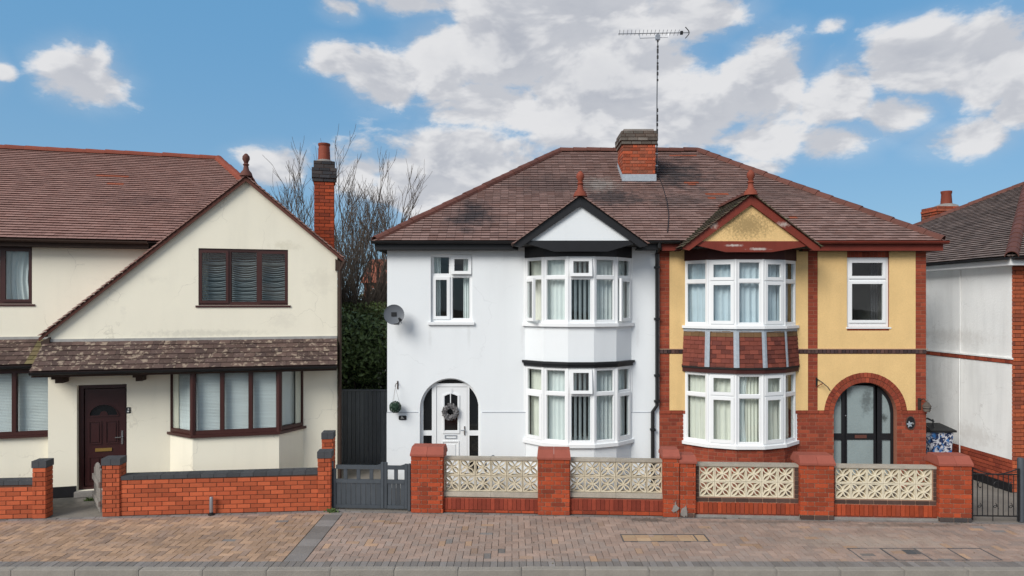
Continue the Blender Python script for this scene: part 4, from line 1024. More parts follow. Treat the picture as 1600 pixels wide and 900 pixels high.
# lean-to roofs of brown tiles across the front
def pent(u0, u1, v0, z0, v1, z1, m, moss=None):
    dk = MB().add([(u0, v0, z0), (u1, v0, z0), (u1, v1, z1), (u0, v1, z1), (u0, v1, z0 - .1), (u1, v1, z0 - .1), (u0, v0, z0 - .05), (u1, v0, z0 - .05)], [(0, 1, 2, 3), (0, 3, 4, 6), (1, 7, 5, 2), (6, 4, 5, 7), (0, 6, 7, 1)]).build('lean_to_roof', 'roof_deck', cr)
    sd = (0, v1 - v0, z1 - z0); S = math.hypot(v1 - v0, z1 - z0)
    if moss is None: tiles(dk, (u0, v0 - .02, z0 + .012), (1, 0, 0), sd, S, lambda s: (0, u1 - u0), m, g=S / 6, w=.195, th=.018)
    else:
        tiles(dk, (u0, v0 - .02, z0 + .012), (1, 0, 0), sd, S, lambda s: (0, moss - u0), m, g=S / 6, w=.195, th=.018); tiles(dk, (moss, v0 - .02, z0 + .012), (1, 0, 0), sd, S, lambda s: (0, u1 - moss), 'tile_moss', g=S / 6, w=.195, th=.018)
    MB().box(u0, u1 - .004, v1 - .03, v1 + .001, z1 - .035, z1 + .06).build('flashing', 'lead_dull', dk)
    MB().box(u0 + .01, u1 - .01, v0 + .03, v0 + .05, z0 - .10, z0 - .0).build('fascia', 'brown_wood', dk)
    gutter_run(dk, u0 + .005, u1 - .005, v0 - .02, z0 - .005, 'black_metal')
pent(uL - .06, .0, -.62, PZ0, -.002, PZ1 - .04, 'tile_pent')
pent(uL - 5.5, uL - .062, -.04, C.z(30, 571, -.04), VM - .002, C.z(30, 531, VM), 'tile_pent', moss=uL - .36)
for px0, px1, py0, py1 in ((84, 100, 583, 596), (210, 224, 580, 592)):
    a, b = C.u(px0, -.3), C.u(px1, -.3); zt_ = PZ0 - .09
    MB().plan([(a, -.42), (b, -.42), (b, 0), (a, 0)], zt_ - .07, zt_).plan([(a + .02, -.30), (b - .02, -.30), (b - .02, 0), (a + .02, 0)], zt_ - .15, zt_ - .071).build('bracket', 'brown_wood', cr)
# gable verge
VG = -.09
slL = (za - zTL) / (ua - uL); slR = (za - zTR) / (0 - ua)
uEl, uEr = uL - .12, .13
gzp = za + .07; zEl = gzp - slL * (ua - uEl); zEr = gzp - slR * (uEr - ua)
gr_ = MB().add([(ua, VG, gzp - .03), (uEl, VG, zEl - .03), (uEl, 1.2, zEl - .03), (ua, 3.0, gzp - .03), (uEr, VG, zEr - .03), (uEr, 3.0, zEr - .03)], [(0, 1, 2, 3), (0, 3, 5, 4)]).build('gable_roof', 'roof_deck', cr)
for sg, uE, zE, dl in ((-1, uEl, zEl, 1.2), (1, uEr, zEr, 3.0)):
    S = math.hypot(ua - uE, gzp - zE)
    tiles(gr_, (uE, VG - .03, zE), (0, 1, 0), (ua - uE, 0, gzp - zE), S, lambda s, dl=dl: (0, dl), 'tile_cream', g=.105, w=.17, th=.022)
    MB().face([(ua, gzp - .03), (uE, zE - .03), (uE, zE - .095), (ua, gzp - .11)], VG + (0 if sg < 0 else .001), VG + .03).build('verge', 'terracotta_dark', gr_)
    MB().face([(uE + .03 * -sg, zE - .10), (uE + .17 * -sg, zE - .02), (uE + .17 * -sg, zE - .26), (uE + .06 * -sg, zE - .26)], VG + .01, .12).build('kneeler', 'brown_wood', cr)
ridge_run(gr_, (ua, VG - .02, gzp + .03), (ua, 2.6, gzp + .03), 'terracotta', r=.095)
finial(cr, (ua, VG + .04, gzp + .04), 'terracotta_dark', .95)
# main roof of the wing
VE, VR = VM - .28, 4.3
zE = C.z(100, 374, VE); uR, zR = C.at(341, 249, VR); run = VR - VE
uH = -.45
dk = MB().add([(uF, VE, zE - .03), (uH, VE, zE - .03), (uR, VR, zR - .03), (uF, VR, zR - .03), (uF, 2 * VR - VE, zE - .03), (uH, 2 * VR - VE, zE - .03)], [(0, 1, 2, 3), (3, 2, 5, 4), (1, 5, 2)]).build('roof', 'roof_deck', cr)
S = math.hypot(run, zR - zE)
def skipc(x, s):
    u = uF + x; z = zE + s / S * (zR - zE); return u > uL - .3 and z < gzp - .15 - (slL * (ua - u) if u < ua else slR * (u - ua))
tiles(dk, (uF, VE - .02, zE), (1, 0, 0), (0, run, zR - zE), S, lambda s: (6.0 - 2.0, (uH - uF) + (uR - uH) * s / S), 'tile_cream', g=.113, w=.168, th=.027, skip=skipc,
      odd=[(uR - uF - 2.05, S * .68, .3), (uR - uF - 1.85, S * .60, .2)])
ridge_run(dk, (uF + 3, VR, zR + .02), (uR, VR, zR + .02), 'terracotta', r=.11, L=.42); ridge_run(dk, (uR, VR, zR + .02), (uH, VE, zE + .02), 'terracotta', r=.11)
gutter_run(cr, uF + 3, uL + 1.6, VE - .03, zE - .01, 'brown_wood'); MB().box(uF + 3, uL + 1.6, VE + .03, VE + .05, zE - .14, zE - .01).build('fascia', 'brown_wood', cr); MB().box(uF + 3, uL + 1.6, VE + .05, VM, zE - .14, zE - .12).build('soffit', 'soffit_dark', cr)
# chimney
cv = 1.1; ca, cb_ = C.u(490.5, cv), C.u(522, cv); ct = C.z(506, 284, cv); cd = .45; zb = 4.0
ch = MB().box(ca + .006, cb_ - .006, cv + .006, cv + cd - .006, zb, ct + .1).build('chimney', 'mortar_dark', cr)
realize(courses(ca, cb_, zb + .2, ct, y=cv, bond='stretcher'), ch, 'brick', 'brick', 'brick_front'); realize(courses(0, cd, zb, ct, M=T(cb_, cv, 0) @ rotz(math.pi / 2)), ch, 'brick', 'brick', 'brick_front')
for k, o in enumerate((.025, .05, .05, .05, .012, .012)):
    z = ct + k * .076; realize(courses(ca - o, cb_ + o, z, z + .076, y=cv - o, off=.06 * (k % 2)), ch, 'brick', 'brick', 'brick_blue')
    realize(courses(0, cd + 2 * o, z, z + .076, M=T(cb_ + o, cv - o, 0) @ rotz(math.pi / 2), off=.06 * (k % 2)), ch, 'brick', 'brick', 'brick_blue')
    MB().box(ca - o + .008, cb_ + o - .008, cv - o + .008, cv + cd + o - .008, z, z + .0755).build('corbel', 'mortar_dark', ch)
pc = ((ca + cb_) / 2, cv + cd / 2, ct + .45); hp = C.z(506, 221, cv) - pc[2]
MB().lathe((pc[0], pc[1], pc[2] - .01), [(.21, 0), (.19, .05), (.13, .08), (.13, .02)], 10).build('flaunching', 'cement', ch)
MB().lathe(pc, [(.135, 0), (.128, hp * .5), (.118, hp * .86), (.132, hp * .9), (.132, hp), (.10, hp), (.10, hp * .5)], 16).build('chimney_pot', 'terracotta', ch)
# corner pipe
MB().tube([(.05, -.05, zTR - .12), (.05, -.05, .05)], .035, 8).build('downpipe', 'brown_wood', cr)
MB().tube([(.16, -.12, zEr - .05), (.05, -.05, zTR - .3)], .035, 8).build('downpipe_bend', 'brown_wood', cr)

# ------------------------------------------------------------------ house on the right
RH = Frame(1582, 13.0, 4)
rh = thing('brick_house', 'white rendered red brick house partly cut off beside the yellow house', 'house', RH.M)
re_, rs, rp = RH.z(1582, 412), RH.z(1582, 561), RH.z(1582, 719); LD = 8.2
sideM = T(0, LD, 0) @ rotz(-math.pi / 2)        # side wall seen from the left: x runs towards the viewer
def toM(v): return LD - v
bd_ = MB().box(.02, 7, .02, .25, 0, re_).box(.02, .25, .25, LD, 0, re_).box(.02, 7, LD - .2, LD, 0, re_).build('wall', 'mortar_dark', rh)
MB(sideM).box(0, LD - .02, -.0, .019, rs + .01, re_ - .002).build('render_panel', 'old_white_render', rh); MB(sideM).box(0, LD - .02, -.0, .019, rp, rs - .10).build('render_panel', 'old_white_render', rh)
sp = courses(LD - 4.2, LD, rs - .095, rs - .008, L=.112, H=.09, M=sideM, bond='stack', proud=.02); realize(sp, bd_, 'brick', 'brick', 'brick_house')
MB(sideM).box(0, LD + .02, -.035, .0, rs - .008, rs + .022).build('string_course', 'old_white_render', rh)
sp = courses(LD - 4.2, LD, .0, rp, M=sideM, bond='flemish', proud=.004); sp.sort(key=lambda m: m.translation.y); realize(sp, bd_, 'brick', 'brick', 'brick_house')
MB(sideM).box(0, LD, -.03, 0, 0, .16).build('plinth', 'black_paint', rh)
fp = courses(.0, 4.4, .0, re_ - .05, bond='flemish'); fp.sort(key=lambda m: m.translation.x); realize(fp, bd_, 'brick', 'brick', 'brick_orange')
MB().tube([(-.03, 1.35, rs - .1), (-.03, 1.35, .3)], .012, 6).build('cable', 'old_white_render', rh); MB().tube([(-.02, 1.35, re_), (-.02, 1.35, rs)], .012, 6).build('cable', 'old_white_render', rh)
MB(sideM).box(toM(4.3), toM(4.18), -.008, 0, re_ - .42, re_ - .3).build('air_vent', 'lead_dull', rh)
ez = re_ + .12; ov = .25
v_r = LD / 2; u_r = LD / 2 - .2; zr_ = RH.z(1592, 286, v_r)
dk = MB().add([(-ov, -ov, ez - .03), (-ov, LD + ov, ez - .03), (u_r, v_r, zr_ - .03), (9, v_r, zr_ - .03), (9, -ov, ez - .03), (9, LD + ov, ez - .03)], [(0, 2, 1), (0, 4, 3, 2), (1, 2, 3, 5)]).build('roof', 'roof_deck', rh)
run = u_r + ov; S = math.hypot(run, zr_ - ez); wd = LD + 2 * ov
tiles(dk, (-ov - .02, LD + ov, ez), (0, -1, 0), (run, 0, zr_ - ez), S, lambda s: (wd / 2 * s / S, wd - wd / 2 * s / S), 'tile_far', g=.113, w=.168, th=.027)
tiles(dk, (-ov, -ov - .02, ez), (1, 0, 0), (0, v_r + ov, zr_ - ez), math.hypot(v_r + ov, zr_ - ez), lambda s: ((u_r + ov) * s / math.hypot(v_r + ov, zr_ - ez), 8), 'tile_far', g=.113, w=.168, th=.027, limit=0)
ridge_run(dk, (-ov, LD + ov, ez + .02), (u_r, v_r, zr_ + .02), 'terracotta_dark', r=.10); ridge_run(dk, (-ov + .02, -ov, ez + .02), (u_r, v_r, zr_ + .02), 'terracotta_dark', r=.11); ridge_run(dk, (u_r, v_r, zr_ + .02), (9, v_r, zr_ + .02), 'terracotta_dark', r=.10)
g_ = MB(); gutter_run(rh, 0, 1, 0, 0, 'black_metal').matrix_local = T(-ov - .06, LD + ov, ez - .01) @ rotz(-math.pi / 2) @ Matrix.Diagonal((wd, 1, 1, 1))
gutter_run(rh, -ov, 6, -ov - .06, ez - .01, 'black_metal')
MB().box(-ov + .02, -ov + .04, -ov + .02, LD, ez - .16, ez - .02).build('fascia', 'upvc', rh); MB().box(-ov + .04, 0, -.2, LD, ez - .16, ez - .14).build('soffit', 'upvc', rh)
MB().box(-ov + .041, 6, -ov + .02, -ov + .04, ez - .16, ez - .02).build('fascia', 'upvc', rh); MB().box(-ov + .041, 6, -ov + .04, .0, ez - .159, ez - .14).build('soffit', 'upvc', rh)
# its stack behind the hip
cv = 6.5; ca, cb_ = RH.u(1466, cv), RH.u(1510, cv); ct = RH.z(1487, 322, cv)
ch = MB().box(ca + .006, cb_ - .006, cv + .006, cv + .7, 4.5, ct - .05).build('chimney', 'mortar_dark', rh)
realize(courses(ca, cb_, ct - .65, ct - .23, y=cv, bond='flemish'), ch, 'brick', 'brick', 'brick_chimney'); realize(courses(0, .7, ct - .65, ct - .23, M=T(ca, cv + .7, 0) @ rotz(-math.pi / 2)), ch, 'brick', 'brick', 'brick_chimney')
for k, o in enumerate((.02, .045, .02)):
    z = ct - .23 + k * .076; MB().box(ca - o + .008, cb_ + o - .008, cv - o + .008, cv + .7, z, z + .0755).build('corbel', 'mortar_dark', ch)
    realize(courses(ca - o, cb_ + o, z, z + .076, y=cv - o), ch, 'brick', 'brick', 'brick_chimney'); realize(courses(0, .7 + o, z, z + .076, M=T(ca - o, cv + .7, 0) @ rotz(-math.pi / 2)), ch, 'brick', 'brick', 'brick_chimney')
pcx = RH.u(1492, cv)
MB().lathe((pcx, cv + .35, ct - .01), [(.36, 0), (.30, .07), (.17, .12), (.16, .05)], 12).build('flaunching', 'cement', ch)
hp = RH.z(1492, 299, cv + .35) - ct
MB().lathe((pcx, cv + .35, ct + .05), [(.16, 0), (.135, hp * .7), (.15, hp * .8), (.15, hp - .05), (.11, hp - .05), (.11, 0.1)], 14).build('chimney_pot', 'terracotta', ch)

# ------------------------------------------------------------------ front walls
def cap_stone(parent, x0, x1, y0, y1, z0, z1, m='cap_red', n=2, lip=.035):
    for i in range(n):
        a, b = x0 + (x1 - x0) * i / n + .002, x0 + (x1 - x0) * (i + 1) / n - .002; zl = z0 + lip; s = .014
        la, lb_ = (s if i == 0 else 0), (s if i == n - 1 else 0)
        MB().add([(a, y0, z0), (b, y0, z0), (b, y1, z0), (a, y1, z0), (a, y0, zl), (b, y0, zl), (b, y1, zl), (a, y1, zl), (a + la, y0 + .10, z1), (b - lb_, y0 + .10, z1), (b - lb_, y1 - .10, z1), (a + la, y1 - .10, z1)],
                 [(0, 3, 2, 1), (0, 1, 5, 4), (1, 2, 6, 5), (2, 3, 7, 6), (3, 0, 4, 7), (4, 5, 9, 8), (5, 6, 10, 9), (6, 7, 11, 10), (7, 4, 8, 11), (8, 9, 10, 11)]).build('cap_stone', m, parent)

def pillar(parent, x0, x1, z1, m='brick_front', dep=.42, y0=-.06, zlow=0., low=None, core='mortar_pale', left=True, right=True, split=None):
    MB().box(x0 + .006, x1 - .006, y0 + .006, y0 + dep - .006, 0, z1).build('pillar', core, parent)
    zz = 0
    if low: realize(courses(x0, x1, 0.0, .075, y=y0), parent, 'brick', 'brick', low); zz = .075
    realize(courses(x0, x1, zz, z1, y=y0, bond='flemish', off=random.choice((0, .05, .11))), parent, 'brick', 'brick', m)
    if left: realize(courses(0, dep, zz, z1, M=T(x0, y0 + dep, 0) @ rotz(-math.pi / 2), L=.21), parent, 'brick', 'brick', m)
    if right: realize(courses(0, dep, zz, z1, M=T(x1, y0, 0) @ rotz(math.pi / 2), L=.21), parent, 'brick', 'brick', m)

def screen(parent, x0, z0, s, m, nx=6, nz=2, y=.12):
    specs = [T(x0 + (i + .5) * s, y, z0 + (j + .5) * s) @ Matrix.Diagonal((s - .006, .30, s - .006, 1)) @ rotz(0) for j in range(nz) for i in range(nx)]
    realize(specs, parent, 'screen_block', 'screen', m)
    j = MB()
    for i in range(nx + 1): j.box(x0 + i * s - .004, x0 + i * s + .004, y - s * .05, y + s * .05, z0, z0 + nz * s)
    for k in range(1, nz): j.box(x0, x0 + nx * s, y - s * .052, y + s * .052, z0 + k * s - .004, z0 + k * s + .004)
    j.build('screen_joint', 'coping_stone', parent, kind='stuff')

def U(px): return WS.u(px)
wz = lambda px, py, v=-.06: WS.z(px, py, v)
# wall of the white house
ww = thing('garden_wall', 'red brick front wall with two pale pierced block panels before white house', 'garden wall', WS.M)
ztop = WS.z(760, 717); H1 = .53; BL = .262
p1, p2, p3 = (U(643.5), U(692.5)), (U(841), U(890)), (U(1036), U(1061))
zc1, zc2, zc3 = wz(668, 713), wz(865, 718), wz(1047, 716)
for (a, b), zc_, tp in ((p1, zc1, 697), (p2, zc2, 706)):
    pillar(ww, a, b, zc_, 'brick_front'); cap_stone(ww, a - .02, b + .02, -.085, .385, zc_, zc_ + .15)
pillar(ww, p3[0], p3[1], zc3, 'brick_front', right=False); cap_stone(ww, p3[0] - .02, p3[1] + .01, -.085, .385, zc3, zc3 + .13, n=1)
for a, b in ((p1[1], p2[0]), (p2[1], p3[0])):
    L = b - a; s = L / 6; zb0 = ztop - .035 - 2 * s
    MB().box(a, b, .02, .24, 0, zb0 - .10).build('wall_core', 'mortar_warm', ww)
    sd = .20; z1_ = zb0 - .10; n_ = round(L / .075)
    realize(courses(a, b, .0, z1_ - sd, y=.01, H=.08), ww, 'brick', 'brick', 'brick_front')
    realize([piece(a + (i + .5) * L / n_, .034 + jit(.002), z1_ - sd / 2, L / n_ - .005, .06, sd - .008) for i in range(n_)], ww, 'brick', 'brick', 'brick_soldier')
    k = 2
    for i in range(k): MB().box(a + L * i / k + .002, a + L * (i + 1) / k - .002, .03, .22, zb0 - .085 + jit(.003), zb0 - .004).build('base_slab', 'coping_stone', ww)
    screen(ww, a, zb0, s, 'screen_block')
    for i in range(k): MB().box(a + L * i / k + .002, a + L * (i + 1) / k - .002, .055, .19, ztop - .033, ztop + .008 + jit(.002)).build('coping', 'coping_stone', ww)
# wall of the yellow house
wy = thing('garden_wall', 'red brick front wall with cream pierced panels edged in brown brick before yellow house', 'garden wall', WS.M)
p4, p5, p6 = (U(1061.3), U(1086)), (U(1249), U(1301)), (U(1465), U(1515))
zc4, zc5, zc6 = wz(1073, 724), wz(1275, 727), wz(1490, 728)
pillar(wy, *p4, zc4, 'brick_front', left=False, low='brick_brown'); cap_stone(wy, p4[0] - .015, p4[1] + .02, -.085, .385, zc4, zc4 + .12, n=1)
for (a, b), zc_ in ((p5, zc5), (p6, zc6)):
    pillar(wy, a, b, zc_, 'brick_front', low='brick_brown' if a < 7 else 'brick_blue'); cap_stone(wy, a - .02, b + .02, -.085, .385, zc_, zc_ + .15, n=2)
ztop2 = WS.z(1250, 728)
for a, b in ((p4[1], p5[0]), (p5[1], p6[0])):
    L = b - a; s = BL; m0 = a + (L - 6 * s) / 2; m1 = m0 + 6 * s; zb0 = ztop2 - .03 - 2 * s
    MB().box(a, m0 - .003, .03, .22, 0, zb0 + 2 * s).box(m1 + .003, b, .03, .22, 0, zb0 + 2 * s).box(m0 - .003, m1 + .003, .03, .22, 0, zb0 - .003).build('wall_core', 'mortar_pale', wy)
    realize(courses(a, m0, zb0, zb0 + 2 * s, y=.025) + courses(m1, b, zb0, zb0 + 2 * s, y=.025) + courses(a, b, zb0 - .075, zb0 - .003, y=.025), wy, 'brick', 'brick', 'brick_brown')
    n_ = round(L / .075); sd = .195; zt_ = zb0 - .078
    realize([piece(a + (i + .5) * L / n_, .038 + jit(.002), zt_ - sd / 2, L / n_ - .008, .06, sd - .008) for i in range(n_)], wy, 'brick', 'brick', 'brick_front')
    realize(courses(a, b, .035, zt_ - sd, y=.015), wy, 'brick', 'brick', 'brick_soldier')
    MB().box(a, b, -.02, .2, 0, .04).build('footing', 'cement', wy)
    screen(wy, m0, zb0, s, 'screen_block_new', y=.10)
    MB().box(a, b, .02, .18, ztop2 - .028, ztop2 + .010).build('coping', 'coping_stone', wy)
rl = random.Random(4)
for x, z, rx, rz_ in ((U(1053.5), .17, .07, .10), (U(1069), .09, .085, .12)):
    for k in range(3):
        ol = [(x + jit(.03) + rx * rl.uniform(.35, .8) * math.cos(i * .7), max(.01, z + jit(.05) + rz_ * rl.uniform(.35, .8) * math.sin(i * .7))) for i in range(9)]
        MB().face(ol, -.075 - .004 * k, -.06).build('mortar_patch', 'cement', wy)
# walls of the cream house
def V_(px): return WC.u(px)
def low_wall(root, a, b, z1a, z1b, y=0., dep=.22):
    MB().face([(a, 0), (b, 0), (b, z1b - .005), (a, z1a - .005)], y + .005, y + dep).build('wall_core', 'mortar_dark', root)
    H = .0755; n_ = 9; sp = []
    zm = max(z1a, z1b)
    for m in courses(a, b, .0, H * round(zm / H), y=y):
        x, z = m.translation.x, m.translation.z; lim = z1a + (z1b - z1a) * (x - a) / (b - a)
        if z + H * .5 <= lim + .02: sp.append(m)
        elif z - H * .5 < lim - .02:
            h_ = lim - (z - H * .5); sp.append(T(x, m.translation.y, z - H * .5 + h_ / 2) @ Matrix.Diagonal((m.to_scale().x, m.to_scale().y, max(.01, h_ - .008), 1)))
    realize(sp, root, 'brick', 'brick', 'brick_cream_wall')
    n2 = round((b - a) / .225)
    for i in range(n2):
        q0, q1 = i / n2, (i + 1) / n2; za_, zb_ = z1a + (z1b - z1a) * q0, z1a + (z1b - z1a) * q1; x0, x1 = a + (b - a) * q0 + .003, a + (b - a) * q1 - .003
        MB().face([(x0, za_), (x1, zb_), (x1, zb_ + .065), (x0, za_ + .065)], y - .015, y + dep + .015).build('coping_brick', 'cap_blue', root)
def post(root, a, b, zt_, y=-.03, dep=.22):
    pillar(root, a, b, zt_, 'brick_cream_wall', dep=dep, y0=y, core='mortar_dark')
    k = 2
    for i in range(k): MB().box(a - .012 + (b - a + .024) * i / k + .002, a - .012 + (b - a + .024) * (i + 1) / k - .002, y - .015, y + dep + .015, zt_ + .002, zt_ + .115).build('cap_brick', 'cap_blue', root)
cw = thing('garden_wall', 'orange brick front wall with dark coping below cream house bay window', 'garden wall', WC.M)
qa, qb, qc, qd = V_(161), V_(188.5), V_(497), V_(517.5)
post(cw, qa, qb, WC.z(175, 727, -.03)); post(cw, qc, qd, WC.z(507, 716, -.03)); low_wall(cw, qb, qc, WC.z(188, 750), WC.z(497, 741))
q0, q1 = WC.u(503, .75), WC.u(520, .75); z_ = WC.z(511, 686, .75)
post(cw, q0, q1, z_, y=.75, dep=.25)
cw2 = thing('garden_wall', 'short orange brick wall with end post left of cream house path', 'garden wall', WC.M)
ra, rb = V_(52.5), V_(73.5)
post(cw2, ra, rb, WC.z(62, 731, -.03), dep=.2); low_wall(cw2, V_(-300), ra, WC.z(52, 757), WC.z(52, 757))

# ------------------------------------------------------------------ gates and fences
def G(px, v=.06): return WS.u(px, v)
gt = thing('driveway_gate', 'grey wooden two-leaf gate with short open balusters between brick walls', 'gate', WS.M)
gz = lambda py: WS.z(575, py, .06)
y0, y1 = .04, .09
MB().box(G(515.5), G(520), .02, .11, 0, gz(722)).build('gate_post', 'grey_wood', gt, bevel=.006)
MB().box(G(637.5), G(642), .02, .11, 0, gz(724)).build('gate_post', 'grey_wood', gt, bevel=.006)
def leaf(xa, xb, nb, nboard, hinge_left):
    sw = .055
    for x, zt in ((xa, 733 if hinge_left else 722), (xb - sw, 722 if hinge_left else 724)): MB().box(x, x + sw, y0, y1, .03, gz(zt)).build('stile', 'grey_wood', gt, bevel=.006)
    x0, x1 = xa + sw, xb - sw
    top = MB(); top.face([(x0, gz(733)), (x1, gz(733)), (x1, gz(725)), (x1 - .08, gz(727)), (x0 + (.0 if hinge_left else .0), gz(727))], y0 + .004, y1 - .004).build('top_rail', 'grey_wood', gt)
    MB().box(x0, x1, y0 + .003, y1 - .003, gz(755), gz(749)).build('middle_rail', 'grey_wood', gt, bevel=.004)
    MB().box(x0, x1, y0 + .003, y1 - .003, .03, .09).build('bottom_rail', 'grey_wood', gt, bevel=.004)
    for i in range(nb):
        x = x0 + (x1 - x0) * (i + .72) / (nb + .45) if nb > 1 else (x0 + x1) / 2; MB().box(x - .032, x + .032, y0 + .01, y1 - .01, gz(749), gz(733)).build('baluster', 'grey_wood', gt, bevel=.004)
    w = (x1 - x0) / nboard
    realize([piece(x0 + (i + .5) * w, (y0 + y1) / 2 + .004, (.09 + gz(755)) / 2, w - .008, .022, gz(755) - .09) for i in range(nboard)], gt, 'board', 'board', 'grey_wood')
leaf(G(520.5), G(600), 3, 9, True); leaf(G(600.5), G(637), 1, 4, False)
# tall fence across the passage
FV = 15.2
fn = thing('tall_fence', 'tall dark grey boarded fence closing the passage between cream and white houses', 'fence', T((530 - CX) / F * FV, FV, 0))
fw_ = (608 - 530) / F * FV; fh = CH + (HY - 611) / F * FV
nb = 12
realize([piece((i + .5) * fw_ / nb, 0, fh / 2, fw_ / nb - .006, .022, fh) for i in range(nb)], fn, 'board', 'board', 'dark_fence')
MB().box(-.02, fw_ + .02, -.03, .04, fh, fh + .035).build('fence_cap', 'dark_fence', fn); MB().box(0, fw_, .012, .05, .3, .4).box(0, fw_, .012, .05, fh - .4, fh - .3).build('fence_rail', 'dark_fence', fn)
# old garden gate standing open on the path
hg = WC.M @ Vector((qa - .05, .06, 0)); og = thing('garden_gate', 'weathered grey plank gate standing open beside cream house path', 'gate', T(*hg) @ rotz(RAD(128)))
zz = WC.z(160, 731, .06)
for i in range(7):
    q = (i + .5) / 7; x = q * .80; top = zz * (.80 + .22 * math.sin(math.pi * (.2 + .8 * q)))
    MB().face([(x - .052, .05), (x + .052, .05), (x + .052, top - .01), (x + .02, top + .012), (x - .02, top + .012), (x - .052, top - .01)], 0, .022).build('plank', 'old_wood', og)
MB().box(.0, .80, .022, .05, .15, .24).build('ledge', 'old_wood', og); MB().box(.0, .80, .022, .05, zz - .33, zz - .24).build('ledge', 'old_wood', og)
MB().box(.0, .80, -.012, -.0, zz - .30, zz - .26).build('hinge', 'black_metal', og)
# iron gate beside the yellow house wall
ig = thing('iron_gate', 'black wrought iron gate with scrolls at the end of the yellow house wall', 'gate', WS.M)
ga_, gb_ = U(1519), U(1592); zt_ = WS.z(1555, 741); zb_ = .10
for x in (ga_, gb_): MB().box(x - .012, x + .012, -.012, .012, .03, zt_ + .10).build('stile', 'black_metal', ig)
for z in (zb_, zt_): MB().box(ga_, gb_, -.008, .008, z - .01, z + .01).build('rail', 'black_metal', ig)
MB().tube([(ga_, 0, zt_ + .10)] + [(ga_ + (gb_ - ga_) * i / 10, 0, zt_ + .10 - .10 * math.sin(math.pi * i / 10)) for i in range(1, 10)] + [(gb_, 0, zt_ + .10)], .009, 6).build('top_bow', 'black_metal', ig)
nbar = 9
for i in range(1, nbar):
    x = ga_ + (gb_ - ga_) * i / nbar; MB().tube([(x, 0, zb_ if i != 4 else .02), (x, 0, zt_)], .007, 6).build('bar', 'black_metal', ig)
for c in (1.5, 4.5, 7.5):
    x = ga_ + (gb_ - ga_) * c / nbar
    for zc, sg in ((zb_ + .12, 1), (zt_ - .15, -1)):
        MB().tube([(x + (.05 - .006 * k * .55) * math.cos(k * .7) * .9, -.004, zc + sg * (.02 * k * .35) + (.05 - .0035 * k) * math.sin(k * .7)) for k in range(13)], .006, 5).build('scroll', 'black_metal', ig)
gp = WS.M @ Vector((U(1598), .05, 0)); tag(MB().lathe((0, 0, 0), [(.05, 0), (.05, 1.02), (.042, 1.05), (.0, 1.06)], 10).build('gate_post', 'grey_wood'), 'dark grey post beside the iron gate at the picture edge', 'post').location = gp

# ------------------------------------------------------------------ things fixed to the houses
# satellite dish
dc = Vector((X(615.5, -.28), D0 - .28, Z(492, -.28)))
ds = thing('satellite_dish', 'round grey satellite dish on the corner of the white house', 'satellite dish', T(X(620), D0, dc.z - .1))
loc = lambda p: Vector(p) - ds.location
dirv = Vector((.22, -1, .18)).normalized(); q = dirv.to_track_quat('Z', 'Y').to_matrix().to_4x4(); Md = T(*loc(dc)) @ q
pr = [(.0, 0), (.05, .002), (.10, .009), (.15, .02), (.19, .034), (.195, .038), (.192, .026), (.15, .008), (.10, -.004), (.05, -.012), (.0, -.014)]
MB(Md).lathe((0, 0, 0), [(max(r, .001), z) for r, z in pr], 28).build('reflector', 'dish_grey', ds)
MB(Md).box(-.05, .05, -.03, .05, .002, .012).build('badge', 'black_metal', ds)
tip = Md @ Vector((.11, -.14, .24)); MB().tube([Md @ Vector((.0, -.185, .03)), Md @ Vector((.07, -.19, .14)), tip], .010, 6).build('feed_arm', 'black_metal', ds)
MB().tube([tip, tip + Vector((-.035, .06, .03))], .03, 8, .022).build('receiver', 'black_metal', ds)
MB().tube([Md @ Vector((0, 0, -.01)), Vector((0, -.10, .05)), Vector((0, 0, .0))], .018, 6).build('mount', 'dish_grey', ds); MB().box(-.04, .04, -.012, 0, -.09, .09).build('wall_plate', 'dish_grey', ds)
MB().tube([tip, tip + Vector((.02, .03, -.06)), Vector((.06, -.01, -.02)), Vector((.03, -.012, -.09))], .005, 5).build('cable', 'dish_grey', ds)
# hanging bush ball
hb = thing('hanging_basket_bracket', 'short dark iron bracket on the white house near the arched door', 'bracket', T(X(621.5), D0, Z(608)))
MB().box(-.012, .012, -.012, 0, -.0, .16).build('back_plate', 'brown_wood', hb); MB().tube([(0, -.012, .13), (-.01, -.14, .12), (-.02, -.17, .085), (-.02, -.165, .06)], .007, 6).build('arm', 'brown_wood', hb)
bc = Vector((X(617.5, -.17), D0 - .17, Z(636, -.17)))
tb = thing('topiary_ball', 'green artificial bush ball hanging by chains on the white house', 'plant', T(*bc))
top = hb.location + Vector((-.02, -.165, .06)) - bc
for k in range(3):
    a = k * 2.1 + .3; MB().tube([top, (.085 * math.cos(a), .085 * math.sin(a), .07)], .003, 4).build('chain', 'chain', tb)
rd = random.Random(5)
def leaves(n, gen, size, rd, flat=.0):
    b = MB()
    for _ in range(n):
        p, nrm = gen(rd); nrm = (Vector(nrm) + Vector((rd.uniform(-1, 1), rd.uniform(-1, 1), rd.uniform(-1, 1))) * .9).normalized()
        a = nrm.orthogonal().normalized(); a.rotate(Matrix.Rotation(rd.random() * 6.28, 3, nrm)); c = nrm.cross(a); s = size * rd.uniform(.6, 1.35); p = Vector(p)
        k = len(b.v); b.v += [tuple(p - a * s), tuple(p + c * s * .45 + nrm * s * .15), tuple(p + a * s), tuple(p - c * s * .45 + nrm * s * .15)]; b.f += [(k, k + 1, k + 2), (k, k + 2, k + 3)]
    return b
def ball(r):
    def g(rd):
        v = Vector((rd.gauss(0, 1), rd.gauss(0, 1), rd.gauss(0, 1))).normalized(); return v * r * rd.uniform(.84, 1.03), v
    return g
